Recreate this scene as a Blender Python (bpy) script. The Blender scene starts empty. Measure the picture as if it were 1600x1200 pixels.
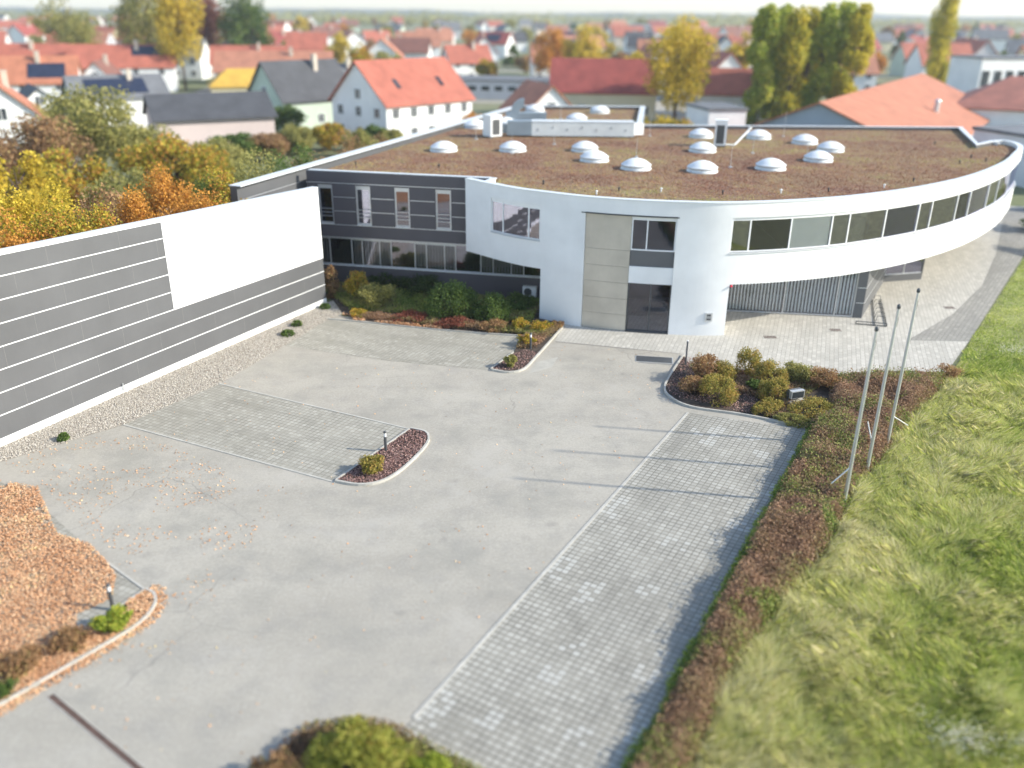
import bpy, math, random
import numpy as np
from mathutils import Vector, Matrix
R = math.radians
rnd = random.Random(7)
rng = np.random.default_rng(11)
sc = bpy.context.scene
COL = sc.collection

# ---------------------------------------------------------------- camera, sky, sun, exposure
F, HY, H, ROLL = 1350.0, 16.0, 18.0, R(0.6)          # focal length in photo pixels (1600 wide), horizon row, height above the lot, roll
PITCH = math.atan((600 - HY) / F)
cp, sp = math.cos(PITCH), math.sin(PITCH)
cam = bpy.data.cameras.new('camera'); camo = bpy.data.objects.new('camera', cam); COL.objects.link(camo)
cam.sensor_fit = 'HORIZONTAL'; cam.sensor_width = 36; cam.lens = F / 1600 * 36
cam.clip_start = 0.5; cam.clip_end = 12000
_r, _u, _f = Vector((1, 0, 0)), Vector((0, sp, cp)), Vector((0, cp, -sp))
_c, _s = math.cos(ROLL), math.sin(ROLL)
rr, uu = _r * _c + _u * _s, _u * _c - _r * _s
camo.matrix_world = Matrix(((rr.x, uu.x, -_f.x, 0), (rr.y, uu.y, -_f.y, 0), (rr.z, uu.z, -_f.z, H), (0, 0, 0, 1)))
cam.dof.use_dof = True; cam.dof.focus_distance = 41; cam.dof.aperture_fstop = cam.lens / 1000 / 0.31
sc.camera = camo
SUN_EL = R(29.7); SUN_AZ = math.atan2(0.9894, -0.145)
w = bpy.data.worlds.new('World'); sc.world = w; w.use_nodes = True
nt = w.node_tree; bg = nt.nodes['Background']
sky = nt.nodes.new('ShaderNodeTexSky'); sky.sky_type = 'NISHITA'; sky.sun_disc = False
sky.sun_elevation = SUN_EL; sky.sun_rotation = SUN_AZ; sky.air_density = 1.0; sky.dust_density = 0.6; sky.ozone_density = 0.4
nt.links.new(sky.outputs[0], bg.inputs[0]); bg.inputs[1].default_value = 0.15
sl = bpy.data.lights.new('sun', 'SUN'); sl.energy = 3.3; sl.angle = R(1.1); sl.color = (1.0, 0.94, 0.81)
so = bpy.data.objects.new('sun', sl); COL.objects.link(so)
sdir = Vector((math.sin(SUN_AZ) * math.cos(SUN_EL), math.cos(SUN_AZ) * math.cos(SUN_EL), math.sin(SUN_EL)))
so.rotation_euler = sdir.to_track_quat('Z', 'Y').to_euler(); so.location = (60, -20, 60)
sc.view_settings.view_transform = 'Standard'; sc.view_settings.look = 'None'
sc.view_settings.exposure = 1.03; sc.view_settings.gamma = 1
sc.render.engine = 'CYCLES'; sc.cycles.use_denoising = True
sc.cycles.max_bounces = 6; sc.cycles.transparent_max_bounces = 12; sc.cycles.volume_bounces = 0
sc.cycles.sample_clamp_indirect = 6

# ---------------------------------------------------------------- helpers
def px(x, y, z=0.0):
    """Where the photograph's pixel (x, y) meets the level z: used as a survey of the place."""
    a, b = (x - 800) / F, (600 - y) / F
    a, b = a * _c - b * _s, a * _s + b * _c
    d = (a, b * sp + cp, b * cp - sp); t = (z - H) / d[2]
    return Vector((d[0] * t, d[1] * t, z))
def pxs(pts, z=0.0): return [px(p[0], p[1], z) for p in pts]

def tag(o, label=None, cat=None, group=None, kind=None):
    if label: o['label'] = label
    if cat: o['category'] = cat
    if group: o['group'] = group
    if kind: o['kind'] = kind
    return o
def empty(name, loc=(0, 0, 0), rz=0.0):
    o = bpy.data.objects.new(name, None); COL.objects.link(o); o.location = loc; o.rotation_euler = (0, 0, rz); o.empty_display_size = .3
    return o
def link(name, me, parent=None, loc=None, rz=0.0):
    o = bpy.data.objects.new(name, me); COL.objects.link(o)
    if parent is not None: o.parent = parent
    if loc is not None: o.location = loc
    if rz: o.rotation_euler = (0, 0, rz)
    return o
def copy_tree(o, parent=None):
    c = o.copy(); COL.objects.link(c)
    if parent is not None: c.parent = parent
    for ch in list(o.children): copy_tree(ch, c)
    return c
def np_mesh(name, V, Fc, mat, attrs=None, smooth=False):
    """V: n x 3, Fc: m x k (all faces with k corners)."""
    me = bpy.data.meshes.new(name); V = np.asarray(V, dtype=np.float32); Fc = np.asarray(Fc, dtype=np.int32)
    k = Fc.shape[1]; m = len(Fc)
    me.vertices.add(len(V)); me.vertices.foreach_set('co', V.ravel())
    me.loops.add(m * k); me.loops.foreach_set('vertex_index', Fc.ravel())
    me.polygons.add(m); me.polygons.foreach_set('loop_start', np.arange(0, m * k, k, dtype=np.int32))
    me.polygons.foreach_set('loop_total', np.full(m, k, dtype=np.int32))
    if smooth: me.polygons.foreach_set('use_smooth', np.ones(m, dtype=bool))
    me.update(calc_edges=True)
    for n, a in (attrs or {}).items():
        at = me.attributes.new(n, 'FLOAT', 'POINT'); at.data.foreach_set('value', np.asarray(a, dtype=np.float32))
    if mat: me.materials.append(mat)
    return me
class MB:
    """collects shapes into one mesh"""
    def __init__(s): s.v = []; s.f = []; s.sm = []
    def add(s, vs, fs, smooth=False):
        n = len(s.v); s.v += [tuple(v) for v in vs]; s.f += [tuple(i + n for i in f) for f in fs]; s.sm += [smooth] * len(fs); return s
    def hexa(s, b, t):
        n = len(b); vs = list(b) + list(t)
        fs = [tuple(reversed(range(n))), tuple(range(n, 2 * n))] + [(i, (i + 1) % n, n + (i + 1) % n, n + i) for i in range(n)]
        return s.add(vs, fs)
    def box(s, x0, x1, y0, y1, z0, z1):
        b = [(x0, y0, z0), (x1, y0, z0), (x1, y1, z0), (x0, y1, z0)]
        return s.hexa(b, [(x, y, z1) for x, y, z in b])
    def prism(s, poly, z0, z1):
        a = sum(p[0] * q[1] - q[0] * p[1] for p, q in zip(poly, poly[1:] + poly[:1]))
        if a < 0: poly = poly[::-1]
        return s.hexa([(p[0], p[1], z0) for p in poly], [(p[0], p[1], z1) for p in poly])
    def tube(s, p0, p1, r0, r1=None, n=8, caps=True):
        r1 = r0 if r1 is None else r1; p0, p1 = Vector(p0), Vector(p1); d = (p1 - p0).normalized()
        a = d.orthogonal().normalized(); b = d.cross(a)
        ring = lambda p, r: [p + (a * math.cos(2 * math.pi * i / n) + b * math.sin(2 * math.pi * i / n)) * r for i in range(n)]
        s.add(ring(p0, r0) + ring(p1, r1), [(i, (i + 1) % n, n + (i + 1) % n, n + i) for i in range(n)], True)
        if caps:
            s.add(ring(p0, r0), [tuple(reversed(range(n)))]); s.add(ring(p1, r1), [tuple(range(n))])
        return s
    def lathe(s, c, prof, n=24):
        vs = []; fs = []
        for r, z in prof:
            vs += [(c[0] + r * math.cos(2 * math.pi * i / n), c[1] + r * math.sin(2 * math.pi * i / n), c[2] + z) for i in range(n)]
        for j in range(len(prof) - 1):
            fs += [(j * n + i, j * n + (i + 1) % n, (j + 1) * n + (i + 1) % n, (j + 1) * n + i) for i in range(n)]
        return s.add(vs, fs, True)
    def build(s, name, mat, parent=None, loc=None, rz=0.0, kind=None):
        me = bpy.data.meshes.new(name); me.from_pydata(s.v, [], s.f); me.polygons.foreach_set('use_smooth', s.sm); me.update()
        me.materials.append(mat); o = link(name, me, parent, loc, rz)
        if kind: o['kind'] = kind
        return o
def offset_path(path, d):
    """mitred offset, positive to the right of travel"""
    P = [Vector((p[0], p[1])) for p in path]; out = []
    for i, p in enumerate(P):
        t0 = (P[i] - P[i - 1]).normalized() if i > 0 else None; t1 = (P[i + 1] - P[i]).normalized() if i < len(P) - 1 else None
        t0 = t0 or t1; t1 = t1 or t0
        n0, n1 = Vector((t0.y, -t0.x)), Vector((t1.y, -t1.x)); n = (n0 + n1).normalized()
        out.append(p + n * (d / max(0.4, n.dot(n1))))
    return out
def strip(mb, path, z0, z1, o0, o1, smooth=False):
    """a solid band along the path between offsets o0 < o1 (right of travel positive)"""
    a, b = offset_path(path, o1), offset_path(path, o0); n = len(path)
    vs = [(p.x, p.y, z0) for p in a] + [(p.x, p.y, z1) for p in a] + [(p.x, p.y, z0) for p in b] + [(p.x, p.y, z1) for p in b]
    side, rest = [], [(0, 2 * n, 3 * n, n), (n - 1, 2 * n - 1, 4 * n - 1, 3 * n - 1)]
    for i in range(n - 1):
        side += [(i, i + 1, n + i + 1, n + i), (2 * n + i + 1, 2 * n + i, 3 * n + i, 3 * n + i + 1)]
        rest += [(n + i, n + i + 1, 3 * n + i + 1, 3 * n + i), (i + 1, i, 2 * n + i, 2 * n + i + 1)]
    if smooth:
        mb.add(vs, side, True); mb.add(vs, rest, False)
    else: mb.add(vs, side + rest)
    return mb
def poly_sheet(name, pts, z, mat, kind='structure', rot=0.0, org=(0, 0)):
    """a flat polygon with a uv map in metres, turned by rot"""
    me = bpy.data.meshes.new(name); vs = [(p[0], p[1], z) for p in pts]
    a = sum(p[0] * q[1] - q[0] * p[1] for p, q in zip(vs, vs[1:] + vs[:1]))
    if a < 0: vs = vs[::-1]
    me.from_pydata(vs, [], [tuple(range(len(vs)))]); me.update()
    uv = me.uv_layers.new(name='UVMap'); c, s = math.cos(rot), math.sin(rot)
    for l in me.loops:
        v = me.vertices[l.vertex_index].co; x, y = v.x - org[0], v.y - org[1]
        uv.data[l.index].uv = (x * c + y * s, -x * s + y * c)
    me.materials.append(mat); o = link(name, me); o['kind'] = kind
    return o
def smooth_path(pts, step=0.35):
    """Catmull-Rom through the points, sampled at about step"""
    P = [Vector((p[0], p[1])) for p in pts]; P = [P[0] * 2 - P[1]] + P + [P[-1] * 2 - P[-2]]; out = []
    for i in range(1, len(P) - 2):
        n = max(2, int((P[i + 1] - P[i]).length / step))
        for k in range(n):
            t = k / n; a, b, c, d = P[i - 1], P[i], P[i + 1], P[i + 2]
            out.append(0.5 * ((2 * b) + (c - a) * t + (2 * a - 5 * b + 4 * c - d) * t * t + (3 * b - a - 3 * c + d) * t ** 3))
    return out + [P[-2]]
def inside(P, poly):
    """P: n x 2 array -> bool, even-odd"""
    P = np.asarray(P); x, y = P[:, 0], P[:, 1]; r = np.zeros(len(P), bool); n = len(poly)
    for i in range(n):
        x0, y0 = poly[i][0], poly[i][1]; x1, y1 = poly[(i + 1) % n][0], poly[(i + 1) % n][1]
        if y0 == y1: continue
        c = ((y0 > y) != (y1 > y)) & (x < (x1 - x0) * (y - y0) / (y1 - y0) + x0); r ^= c
    return r
def scatter(poly, n, g=rng):
    a = np.array([[p[0], p[1]] for p in poly]); lo, hi = a.min(0), a.max(0); out = []; tot = 0
    for _ in range(60):
        q = lo + g.random((n * 2, 2)) * (hi - lo); q = q[inside(q, poly)]; out.append(q); tot += len(q)
        if tot >= n: break
    return np.concatenate(out)[:n]
def vnoise(P, s, seed=0):
    """smooth value noise on the plane, 0..1"""
    g = np.random.default_rng(seed); T = g.random((256, 256)); q = np.asarray(P)[:, :2] / s + 500.0
    i = np.floor(q).astype(int); f = q - i; f = f * f * (3 - 2 * f)
    h = lambda a, b: T[a % 256, b % 256]
    a = h(i[:, 0], i[:, 1]) * (1 - f[:, 0]) + h(i[:, 0] + 1, i[:, 1]) * f[:, 0]
    b = h(i[:, 0], i[:, 1] + 1) * (1 - f[:, 0]) + h(i[:, 0] + 1, i[:, 1] + 1) * f[:, 0]
    return a * (1 - f[:, 1]) + b * f[:, 1]
def dist_to_path(P, path):
    P = np.asarray(P)[:, :2]; best = np.full(len(P), 1e9)
    for a, b in zip(path[:-1], path[1:]):
        a = np.array(a[:2]); b = np.array(b[:2]); d = b - a; t = np.clip(((P - a) @ d) / max(1e-9, d @ d), 0, 1)
        best = np.minimum(best, np.hypot(*(P - a - t[:, None] * d).T))
    return best
def leaf_quads(P, size, g=rng, flat=0.0, long=1.0):
    """one small kite-shaped leaf at each point, turned at random; flat near 1 lays them down"""
    n = len(P); size = np.broadcast_to(np.asarray(size, float), (n,))[:, None] * (0.7 + 0.6 * g.random((n, 1)))
    N = g.normal(size=(n, 3)); N[:, 2] = np.abs(N[:, 2]) + flat * 6; N /= np.linalg.norm(N, axis=1, keepdims=True)
    A = np.cross(N, g.normal(size=(n, 3))); A /= np.linalg.norm(A, axis=1, keepdims=True); B = np.cross(N, A)
    V = np.stack([P - A * size * .5 * long, P + B * size * .36 + N * size * .08, P + A * size * .5 * long, P - B * size * .36 + N * size * .08], 1).reshape(-1, 3)
    return V, np.arange(4 * n).reshape(n, 4)

# ---------------------------------------------------------------- materials
def mat(name):
    m = bpy.data.materials.new(name); m.use_nodes = True; return m, m.node_tree, m.node_tree.nodes['Principled BSDF']
class N:
    """tiny node-graph helper"""
    def __init__(s, nt): s.nt = nt
    def __call__(s, typ, **kw):
        n = s.nt.nodes.new('ShaderNode' + typ)
        for k, v in kw.items():
            if k.startswith('i_'):
                key = k[2:]; key = int(key) if key.isdigit() else key.replace('_', ' ')
                s.set(n.inputs[key], v)
            else: setattr(n, k, v)
        return n
    def set(s, inp, v):
        if isinstance(v, bpy.types.NodeSocket): s.nt.links.new(v, inp)
        elif isinstance(v, (tuple, list)) and inp.type == 'RGBA' and len(v) == 3: inp.default_value = (*v, 1)
        else: inp.default_value = v
    def ramp(s, fac, stops, interp='LINEAR'):
        n = s.nt.nodes.new('ShaderNodeValToRGB'); s.nt.links.new(fac, n.inputs[0]); cr = n.color_ramp; cr.interpolation = interp
        while len(cr.elements) < len(stops): cr.elements.new(0.5)
        for e, (p, c) in zip(cr.elements, stops):
            e.position = p; e.color = (c, c, c, 1) if isinstance(c, (int, float)) else (*c, 1)
        return n.outputs[0]
    def mix(s, f, a, b, mode='MIX'):
        n = s.nt.nodes.new('ShaderNodeMix'); n.data_type = 'RGBA'; n.blend_type = mode
        s.set(n.inputs[0], f); s.set(n.inputs[6], a); s.set(n.inputs[7], b); return n.outputs[2]
    def math(s, op, a, b=0.0):
        n = s.nt.nodes.new('ShaderNodeMath'); n.operation = op; s.set(n.inputs[0], a); s.set(n.inputs[1], b); return n.outputs[0]
    def noise(s, scale, detail=4, rough=.55, vec=None):
        n = s('TexNoise', i_Scale=scale, i_Detail=detail, i_Roughness=rough)
        if vec is not None: s.nt.links.new(vec, n.inputs['Vector'])
        return n.outputs[0]
def bump(n, b, h, strength=.3, dist=.02):
    bp = n('Bump', i_Strength=strength, i_Distance=dist, i_Height=h); n.nt.links.new(bp.outputs[0], b.inputs['Normal'])
def paint(name, col, rough=.5, var=.06, scale=1.2, bumpy=0.0, metallic=0.0, streak=True):
    """plain painted or cast surface with faint dirt and streaks"""
    m, t, b = mat(name); n = N(t); co = n('TexCoord').outputs['Object']
    f = n.noise(scale, 5, .6, co)
    dk = tuple(c * (1 - var * 2.2) for c in col); lt = tuple(min(1, c * (1 + var)) for c in col)
    c = n.ramp(f, [(.3, dk), (.7, lt)])
    if streak:
        mp = n('Mapping', i_Vector=co, i_Scale=(3.0, 3.0, .12)); g = n.noise(2.0, 4, .6, mp.outputs[0])
        c = n.mix(n.ramp(g, [(.5, 0.0), (.8, var * 2)]), c, tuple(x * .72 for x in col))
    t.links.new(c, b.inputs['Base Color']); b.inputs['Roughness'].default_value = rough; b.inputs['Metallic'].default_value = metallic
    if bumpy: bump(n, b, n.noise(60, 3, .6, co), bumpy, .01)
    return m
def foliage(name, stops, scale=.8, trans=.42):
    """leaf material: each leaf its own tone, clumps of drifting tone"""
    m, t, b = mat(name); n = N(t); co = n('TexCoord').outputs['Object']
    r = n('NewGeometry').outputs['Random Per Island']; f = n.noise(scale, 3, .6, co)
    v = n.math('ADD', n.math('MULTIPLY', r, .55), n.math('MULTIPLY', n.ramp(f, [(.3, 0.0), (.7, 1.0)]), .45))
    c = n.ramp(v, stops); t.links.new(c, b.inputs['Base Color']); b.inputs['Roughness'].default_value = .6
    b.inputs['Specular IOR Level'].default_value = .2
    tr = n('BsdfTranslucent'); t.links.new(c, tr.inputs[0]); mx = n('MixShader'); mx.inputs[0].default_value = trans
    t.links.new(b.outputs[0], mx.inputs[1]); t.links.new(tr.outputs[0], mx.inputs[2])
    t.links.new(mx.outputs[0], t.nodes['Material Output'].inputs[0])
    return m
def stops3(*cols): return [(0.12 + .76 * i / (len(cols) - 1), c) for i, c in enumerate(cols)]

M = {}
M['white'] = paint('white_render', (.80, .805, .80), .7, .05, .35, .08)
M['white_trim'] = paint('white_trim', (.78, .79, .79), .45, .02, 1.0)
M['cap'] = paint('cap_metal', (.66, .68, .69), .4, .04, .9, streak=False)
M['clad'] = paint('grey_cladding', (.112, .114, .119), .55, .07, .25, .03)
M['clad_dark'] = paint('dark_cladding', (.078, .072, .084), .5, .06, .4, .03)
M['seam'] = paint('panel_seam', (.20, .20, .20), .6, .02)
M['panel'] = paint('metal_panel', (.56, .52, .45), .38, .08, .5, 0, .35)
M['alu'] = paint('aluminium', (.62, .64, .66), .35, .04, 2.0, 0, .6)
M['black'] = paint('black_plastic', (.02, .02, .022), .45, .05)
M['darkgrey'] = paint('dark_grey_metal', (.07, .075, .08), .45, .06)
M['dome'] = paint('dome_acrylic', (.76, .77, .77), .6, .02, 1.0, streak=False)
M['blind'] = paint('roller_blind', (.80, .76, .70), .8, .03)
M['slat'] = paint('vertical_blind', (.88, .89, .87), .7, .03)
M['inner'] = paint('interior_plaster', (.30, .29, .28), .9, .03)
M['concrete'] = paint('kerb_concrete', (.47, .45, .40), .85, .1, 2.0, .2)
M['duct'] = paint('duct_sheet', (.24, .29, .33), .45, .06, .8)
M['duct_white'] = paint('duct_lagging', (.66, .69, .69), .5, .06, .8)
M['rust'] = paint('rusty_grate', (.12, .075, .06), .8, .2, 4.0, .2)
M['soil'] = paint('soil', (.075, .055, .042), .95, .3, 2.0, .6, streak=False)
M['bark'] = paint('bark', (.09, .065, .05), .9, .2, 3.0, .4)
M['solar'] = paint('solar_glass', (.025, .032, .06), .25, .1)

def glass(name, tint=(.93, .95, .94), refl=.06):
    m, t, b = mat(name); n = N(t); t.nodes.remove(b)
    tr = n('BsdfTransparent', i_Color=tint); gl = n('BsdfGlossy', i_Roughness=.02, i_Color=(.80, .78, .95))
    lw = n('LayerWeight', i_Blend=.22); f = n.math('ADD', n.math('MULTIPLY', lw.outputs['Fresnel'], .9), refl)
    mx = n('MixShader'); n.set(mx.inputs[0], f); t.links.new(tr.outputs[0], mx.inputs[1]); t.links.new(gl.outputs[0], mx.inputs[2])
    t.links.new(mx.outputs[0], t.nodes['Material Output'].inputs[0]); return m
M['glass'] = glass('window_glass'); M['glass_mirror'] = glass('coated_glass', (.5, .55, .57), .26)
def opaque_pane():
    m, t, b = mat('house_pane'); b.inputs['Base Color'].default_value = (.03, .035, .045, 1); b.inputs['Roughness'].default_value = .08
    n = N(t); t.links.new(n.ramp(n.noise(.3, 2, .5, n('TexCoord').outputs['Object']), [(.4, (.02, .025, .03)), (.7, (.07, .08, .09))]), b.inputs['Base Color']); return m
M['pane'] = opaque_pane()

def m_asphalt():
    m, t, b = mat('weathered_asphalt'); n = N(t); co = n('TexCoord').outputs['Object']
    big = n.noise(.09, 5, .6, co); mid = n.noise(.7, 6, .65, co); fine = n.noise(45, 3, .7, co)
    mp = n('Mapping', i_Vector=co, i_Rotation=(0, 0, R(-58)), i_Scale=(.10, .55, 1)); lane = n.noise(.55, 4, .55, mp.outputs[0])
    c = n.ramp(big, [(.34, (.325, .294, .24)), (.5, (.412, .376, .311)), (.66, (.456, .42, .35))])
    c = n.mix(.4, c, n.ramp(lane, [(.33, (.275, .25, .205)), (.52, (.395, .362, .299)), (.7, (.472, .436, .362))]))
    c = n.mix(n.ramp(mid, [(.48, 0.0), (.72, .55)]), c, (.245, .232, .208))
    c = n.mix(n.ramp(fine, [(.35, .0), (.7, .30)]), c, (.43, .42, .40))
    gr = n.noise(9, 5, .8, co); c = n.mix(n.ramp(gr, [(.42, 0.0), (.62, .38)]), c, (.245, .224, .19)); c = n.mix(n.ramp(gr, [(.36, .35), (.46, 0.0)]), c, (.46, .425, .365))
    sp = n('TexVoronoi', i_Scale=.55); t.links.new(co, sp.inputs['Vector']); spn = n.math('ADD', sp.outputs['Distance'], n.math('MULTIPLY', n.noise(3.0, 4, .7, co), .5))
    c = n.mix(n.ramp(spn, [(.26, .35), (.40, 0.0)]), c, (.20, .188, .168))
    mo = n.noise(.26, 6, .72, co); c = n.mix(n.ramp(mo, [(.50, 0.0), (.66, .5)]), c, (.25, .24, .208)); c = n.mix(n.ramp(mo, [(.34, .45), (.46, 0.0)]), c, (.44, .41, .36))
    dis = n('VectorMath', operation='ADD'); nz = n('TexNoise', i_Scale=.35, i_Detail=4.0); t.links.new(co, nz.inputs['Vector']); t.links.new(co, dis.inputs[0])
    sc2 = n('VectorMath', operation='SCALE', i_Scale=2.4); t.links.new(nz.outputs['Color'], sc2.inputs[0]); t.links.new(sc2.outputs[0], dis.inputs[1])
    vo = n('TexVoronoi', feature='DISTANCE_TO_EDGE', i_Scale=.16); t.links.new(dis.outputs[0], vo.inputs['Vector'])
    crack = n.math('MULTIPLY', n.ramp(vo.outputs['Distance'], [(.0, 1.0), (.006, 0.0)]), n.ramp(n.noise(.12, 2, .5, co), [(.52, 0.0), (.62, .45)]))
    c = n.mix(crack, c, (.13, .125, .12))
    t.links.new(c, b.inputs['Base Color']); b.inputs['Roughness'].default_value = .9
    bump(n, b, n.math('ADD', fine, n.math('MULTIPLY', crack, -1.5)), .35, .008); return m
def m_pavers(name, cell, joint, base, light, dark, jcol, row_offset=0.0, pw=1.0, patchy=.5, replaced=0.0, stain=.5, fresh=(.5, .5, .47), ku=1.0, kv=1.0):
    """concrete pavers from uv in metres: cell = paver size, pw = length to width"""
    m, t, b = mat(name); n = N(t); uv = n('UVMap').outputs[0]
    sx = n('SeparateXYZ'); t.links.new(uv, sx.inputs[0]); u = n.math('DIVIDE', sx.outputs[0], cell * pw); v = n.math('DIVIDE', sx.outputs[1], cell)
    if row_offset: u = n.math('ADD', u, n.math('MULTIPLY', n.math('FLOOR', v), row_offset))
    fu, fv = n.math('FRACT', u), n.math('FRACT', v); iu, iv = n.math('FLOOR', u), n.math('FLOOR', v)
    ed = lambda f, k: n.math('MULTIPLY', n.math('MINIMUM', f, n.math('SUBTRACT', 1.0, f)), cell * k)
    e = n.math('MINIMUM', n.math('MULTIPLY', ed(fu, pw), ku), n.math('MULTIPLY', ed(fv, 1.0), kv)); jm = n.ramp(n.math('DIVIDE', e, joint), [(.35, 1.0), (.62, 0.0)])
    idv = n('CombineXYZ'); t.links.new(iu, idv.inputs[0]); t.links.new(iv, idv.inputs[1])
    wn = n('TexWhiteNoise'); t.links.new(idv.outputs[0], wn.inputs[0]); rv = wn.outputs['Value']
    big = n.noise(.35, 4, .6, uv); mid = n.noise(1.6, 5, .6, uv)
    mp = n('Mapping', i_Vector=uv, i_Scale=(.16, 1.3, 1)); st = n.noise(.5, 4, .6, mp.outputs[0])
    c = n.ramp(rv, [(.0, tuple(x * .88 for x in base)), (.6, base), (1.0, light)])
    c = n.mix(n.ramp(big, [(.4, 0.0), (.68, patchy)]), c, light)
    c = n.mix(n.ramp(st, [(.46, 0.0), (.66, stain)]), c, dark)
    c = n.mix(n.ramp(mid, [(.52, 0.0), (.75, stain * .6)]), c, dark)
    if replaced:
        sm = n('VectorMath', operation='SCALE', i_Scale=.31); t.links.new(idv.outputs[0], sm.inputs[0]); fl = n('VectorMath', operation='FLOOR'); t.links.new(sm.outputs[0], fl.inputs[0])
        w2 = n('TexWhiteNoise'); t.links.new(fl.outputs[0], w2.inputs[0])
        hit = n.math('MULTIPLY', n.math('GREATER_THAN', w2.outputs['Value'], 1 - replaced), n.math('GREATER_THAN', rv, .3))
        c = n.mix(n.math('MULTIPLY', hit, .7), c, fresh)
    c = n.mix(jm, c, n.mix(n.ramp(n.noise(.9, 3, .6, uv), [(.4, 0.0), (.65, 1.0)]), jcol, tuple(x * 1.6 for x in jcol)))
    t.links.new(c, b.inputs['Base Color']); b.inputs['Roughness'].default_value = .88
    bump(n, b, n.math('ADD', n.math('MULTIPLY', jm, -1.0), n.math('MULTIPLY', n.noise(40, 2, .6, uv), .3)), .5, .012); return m
def m_gravel():
    m, t, b = mat('gravel'); n = N(t); co = n('TexCoord').outputs['Object']
    vo = n('TexVoronoi', i_Scale=13.0); t.links.new(co, vo.inputs['Vector'])
    r = n('SeparateColor'); t.links.new(vo.outputs['Color'], r.inputs[0])
    c = n.ramp(r.outputs[0], [(.0, (.40, .35, .29)), (.5, (.54, .49, .42)), (1.0, (.68, .63, .56))])
    c = n.mix(n.ramp(vo.outputs['Distance'], [(.3, 0.0), (.75, .8)]), c, (.16, .13, .10))
    t.links.new(c, b.inputs['Base Color']); b.inputs['Roughness'].default_value = .9
    bump(n, b, n.math('MULTIPLY', vo.outputs['Distance'], -1.0), 1.0, .04); return m
def m_stone():
    m, t, b = mat('pebble'); n = N(t); r = n('NewGeometry').outputs['Random Per Island']
    t.links.new(n.ramp(r, [(.0, (.34, .30, .25)), (.35, (.44, .395, .33)), (.7, (.53, .485, .415)), (1.0, (.64, .60, .53))]), b.inputs['Base Color']); b.inputs['Roughness'].default_value = .8; return m
def m_sedum():
    m, t, b = mat('sedum'); n = N(t); co = n('TexCoord').outputs['Object']
    a = n.noise(.16, 6, .68, co); d = n.noise(1.4, 6, .7, co); f = n.noise(11, 4, .7, co)
    c = n.ramp(a, [(.38, (.25, .105, .06)), (.47, (.29, .15, .08)), (.55, (.33, .22, .10)), (.66, (.35, .285, .12))])
    c = n.mix(.7, c, n.ramp(d, [(.32, (.15, .085, .062)), (.45, (.24, .13, .09)), (.56, (.28, .19, .115)), (.7, (.36, .29, .17))]))
    c = n.mix(n.ramp(f, [(.45, 0.0), (.7, .35)]), c, (.12, .075, .05))
    c = n.mix(n.ramp(n.noise(.45, 5, .7, co), [(.62, 0.0), (.75, .55)]), c, (.17, .17, .05))
    t.links.new(c, b.inputs['Base Color']); b.inputs['Roughness'].default_value = .95
    bump(n, b, n.math('ADD', d, n.math('MULTIPLY', f, .6)), 1.0, .10); return m
def m_ground():
    m, t, b = mat('ground_cover'); n = N(t); co = n('TexCoord').outputs['Object']
    a = n.noise(.02, 5, .6, co); d = n.noise(.4, 5, .65, co)
    c = n.ramp(a, [(.35, (.12, .15, .055)), (.5, (.17, .18, .085)), (.62, (.26, .24, .16)), (.75, (.15, .18, .065))])
    c = n.mix(.4, c, n.ramp(d, [(.35, (.09, .115, .045)), (.65, (.23, .235, .12))]))
    t.links.new(c, b.inputs['Base Color']); b.inputs['Roughness'].default_value = .95; bump(n, b, d, .6, .15); return m
def m_tint(name, attr, stops, rough=.7, trans=.25):
    m, t, b = mat(name); n = N(t); a = n('Attribute', attribute_name=attr).outputs['Fac']; r = n('NewGeometry').outputs['Random Per Island']
    v = n.math('ADD', a, n.math('MULTIPLY', n.math('SUBTRACT', r, .5), .22)); c = n.ramp(v, stops)
    t.links.new(c, b.inputs['Base Color']); b.inputs['Roughness'].default_value = rough; b.inputs['Specular IOR Level'].default_value = .25
    tr = n('BsdfTranslucent'); t.links.new(c, tr.inputs[0]); mx = n('MixShader'); mx.inputs[0].default_value = trans
    t.links.new(b.outputs[0], mx.inputs[1]); t.links.new(tr.outputs[0], mx.inputs[2]); t.links.new(mx.outputs[0], t.nodes['Material Output'].inputs[0]); return m
def roof_tile(name, col, seam=False):
    m, t, b = mat(name); n = N(t); co = n('TexCoord').outputs['Object']
    f = n.noise(.5, 5, .65, co); r = n('TexWave', wave_type='BANDS', bands_direction='Z', i_Scale=4.2, i_Distortion=.4); t.links.new(co, r.inputs['Vector'])
    c = n.ramp(f, [(.3, tuple(x * .72 for x in col)), (.55, col), (.75, tuple(min(1, x * 1.2) for x in col))])
    c = n.mix(n.math('MULTIPLY', r.outputs['Fac'], .22), c, tuple(x * .55 for x in col))
    t.links.new(c, b.inputs['Base Color']); b.inputs['Roughness'].default_value = .75; bump(n, b, r.outputs['Fac'], .4, .03); return m
M['asphalt'] = m_asphalt(); M['gravel'] = m_gravel(); M['stone'] = m_stone(); M['sedum'] = m_sedum(); M['ground'] = m_ground()
M['stall_pav'] = m_pavers('stall_pavers', .24, .034, (.345, .328, .283), (.43, .412, .362), (.21, .20, .173), (.145, .135, .11), 0, 1, .65, .13, .65, (.47, .46, .42), .72, 1.12)
M['stall_old'] = m_pavers('old_stall_pavers', .24, .03, (.34, .32, .27), (.415, .393, .338), (.225, .214, .175), (.18, .168, .135), 0, 1, .6, .0, .6)
M['plaza'] = m_pavers('forecourt_pavers', .24, .022, (.46, .435, .385), (.53, .505, .45), (.34, .325, .288), (.22, .20, .165), .5, 2.0, .5, 0, .45)
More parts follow.
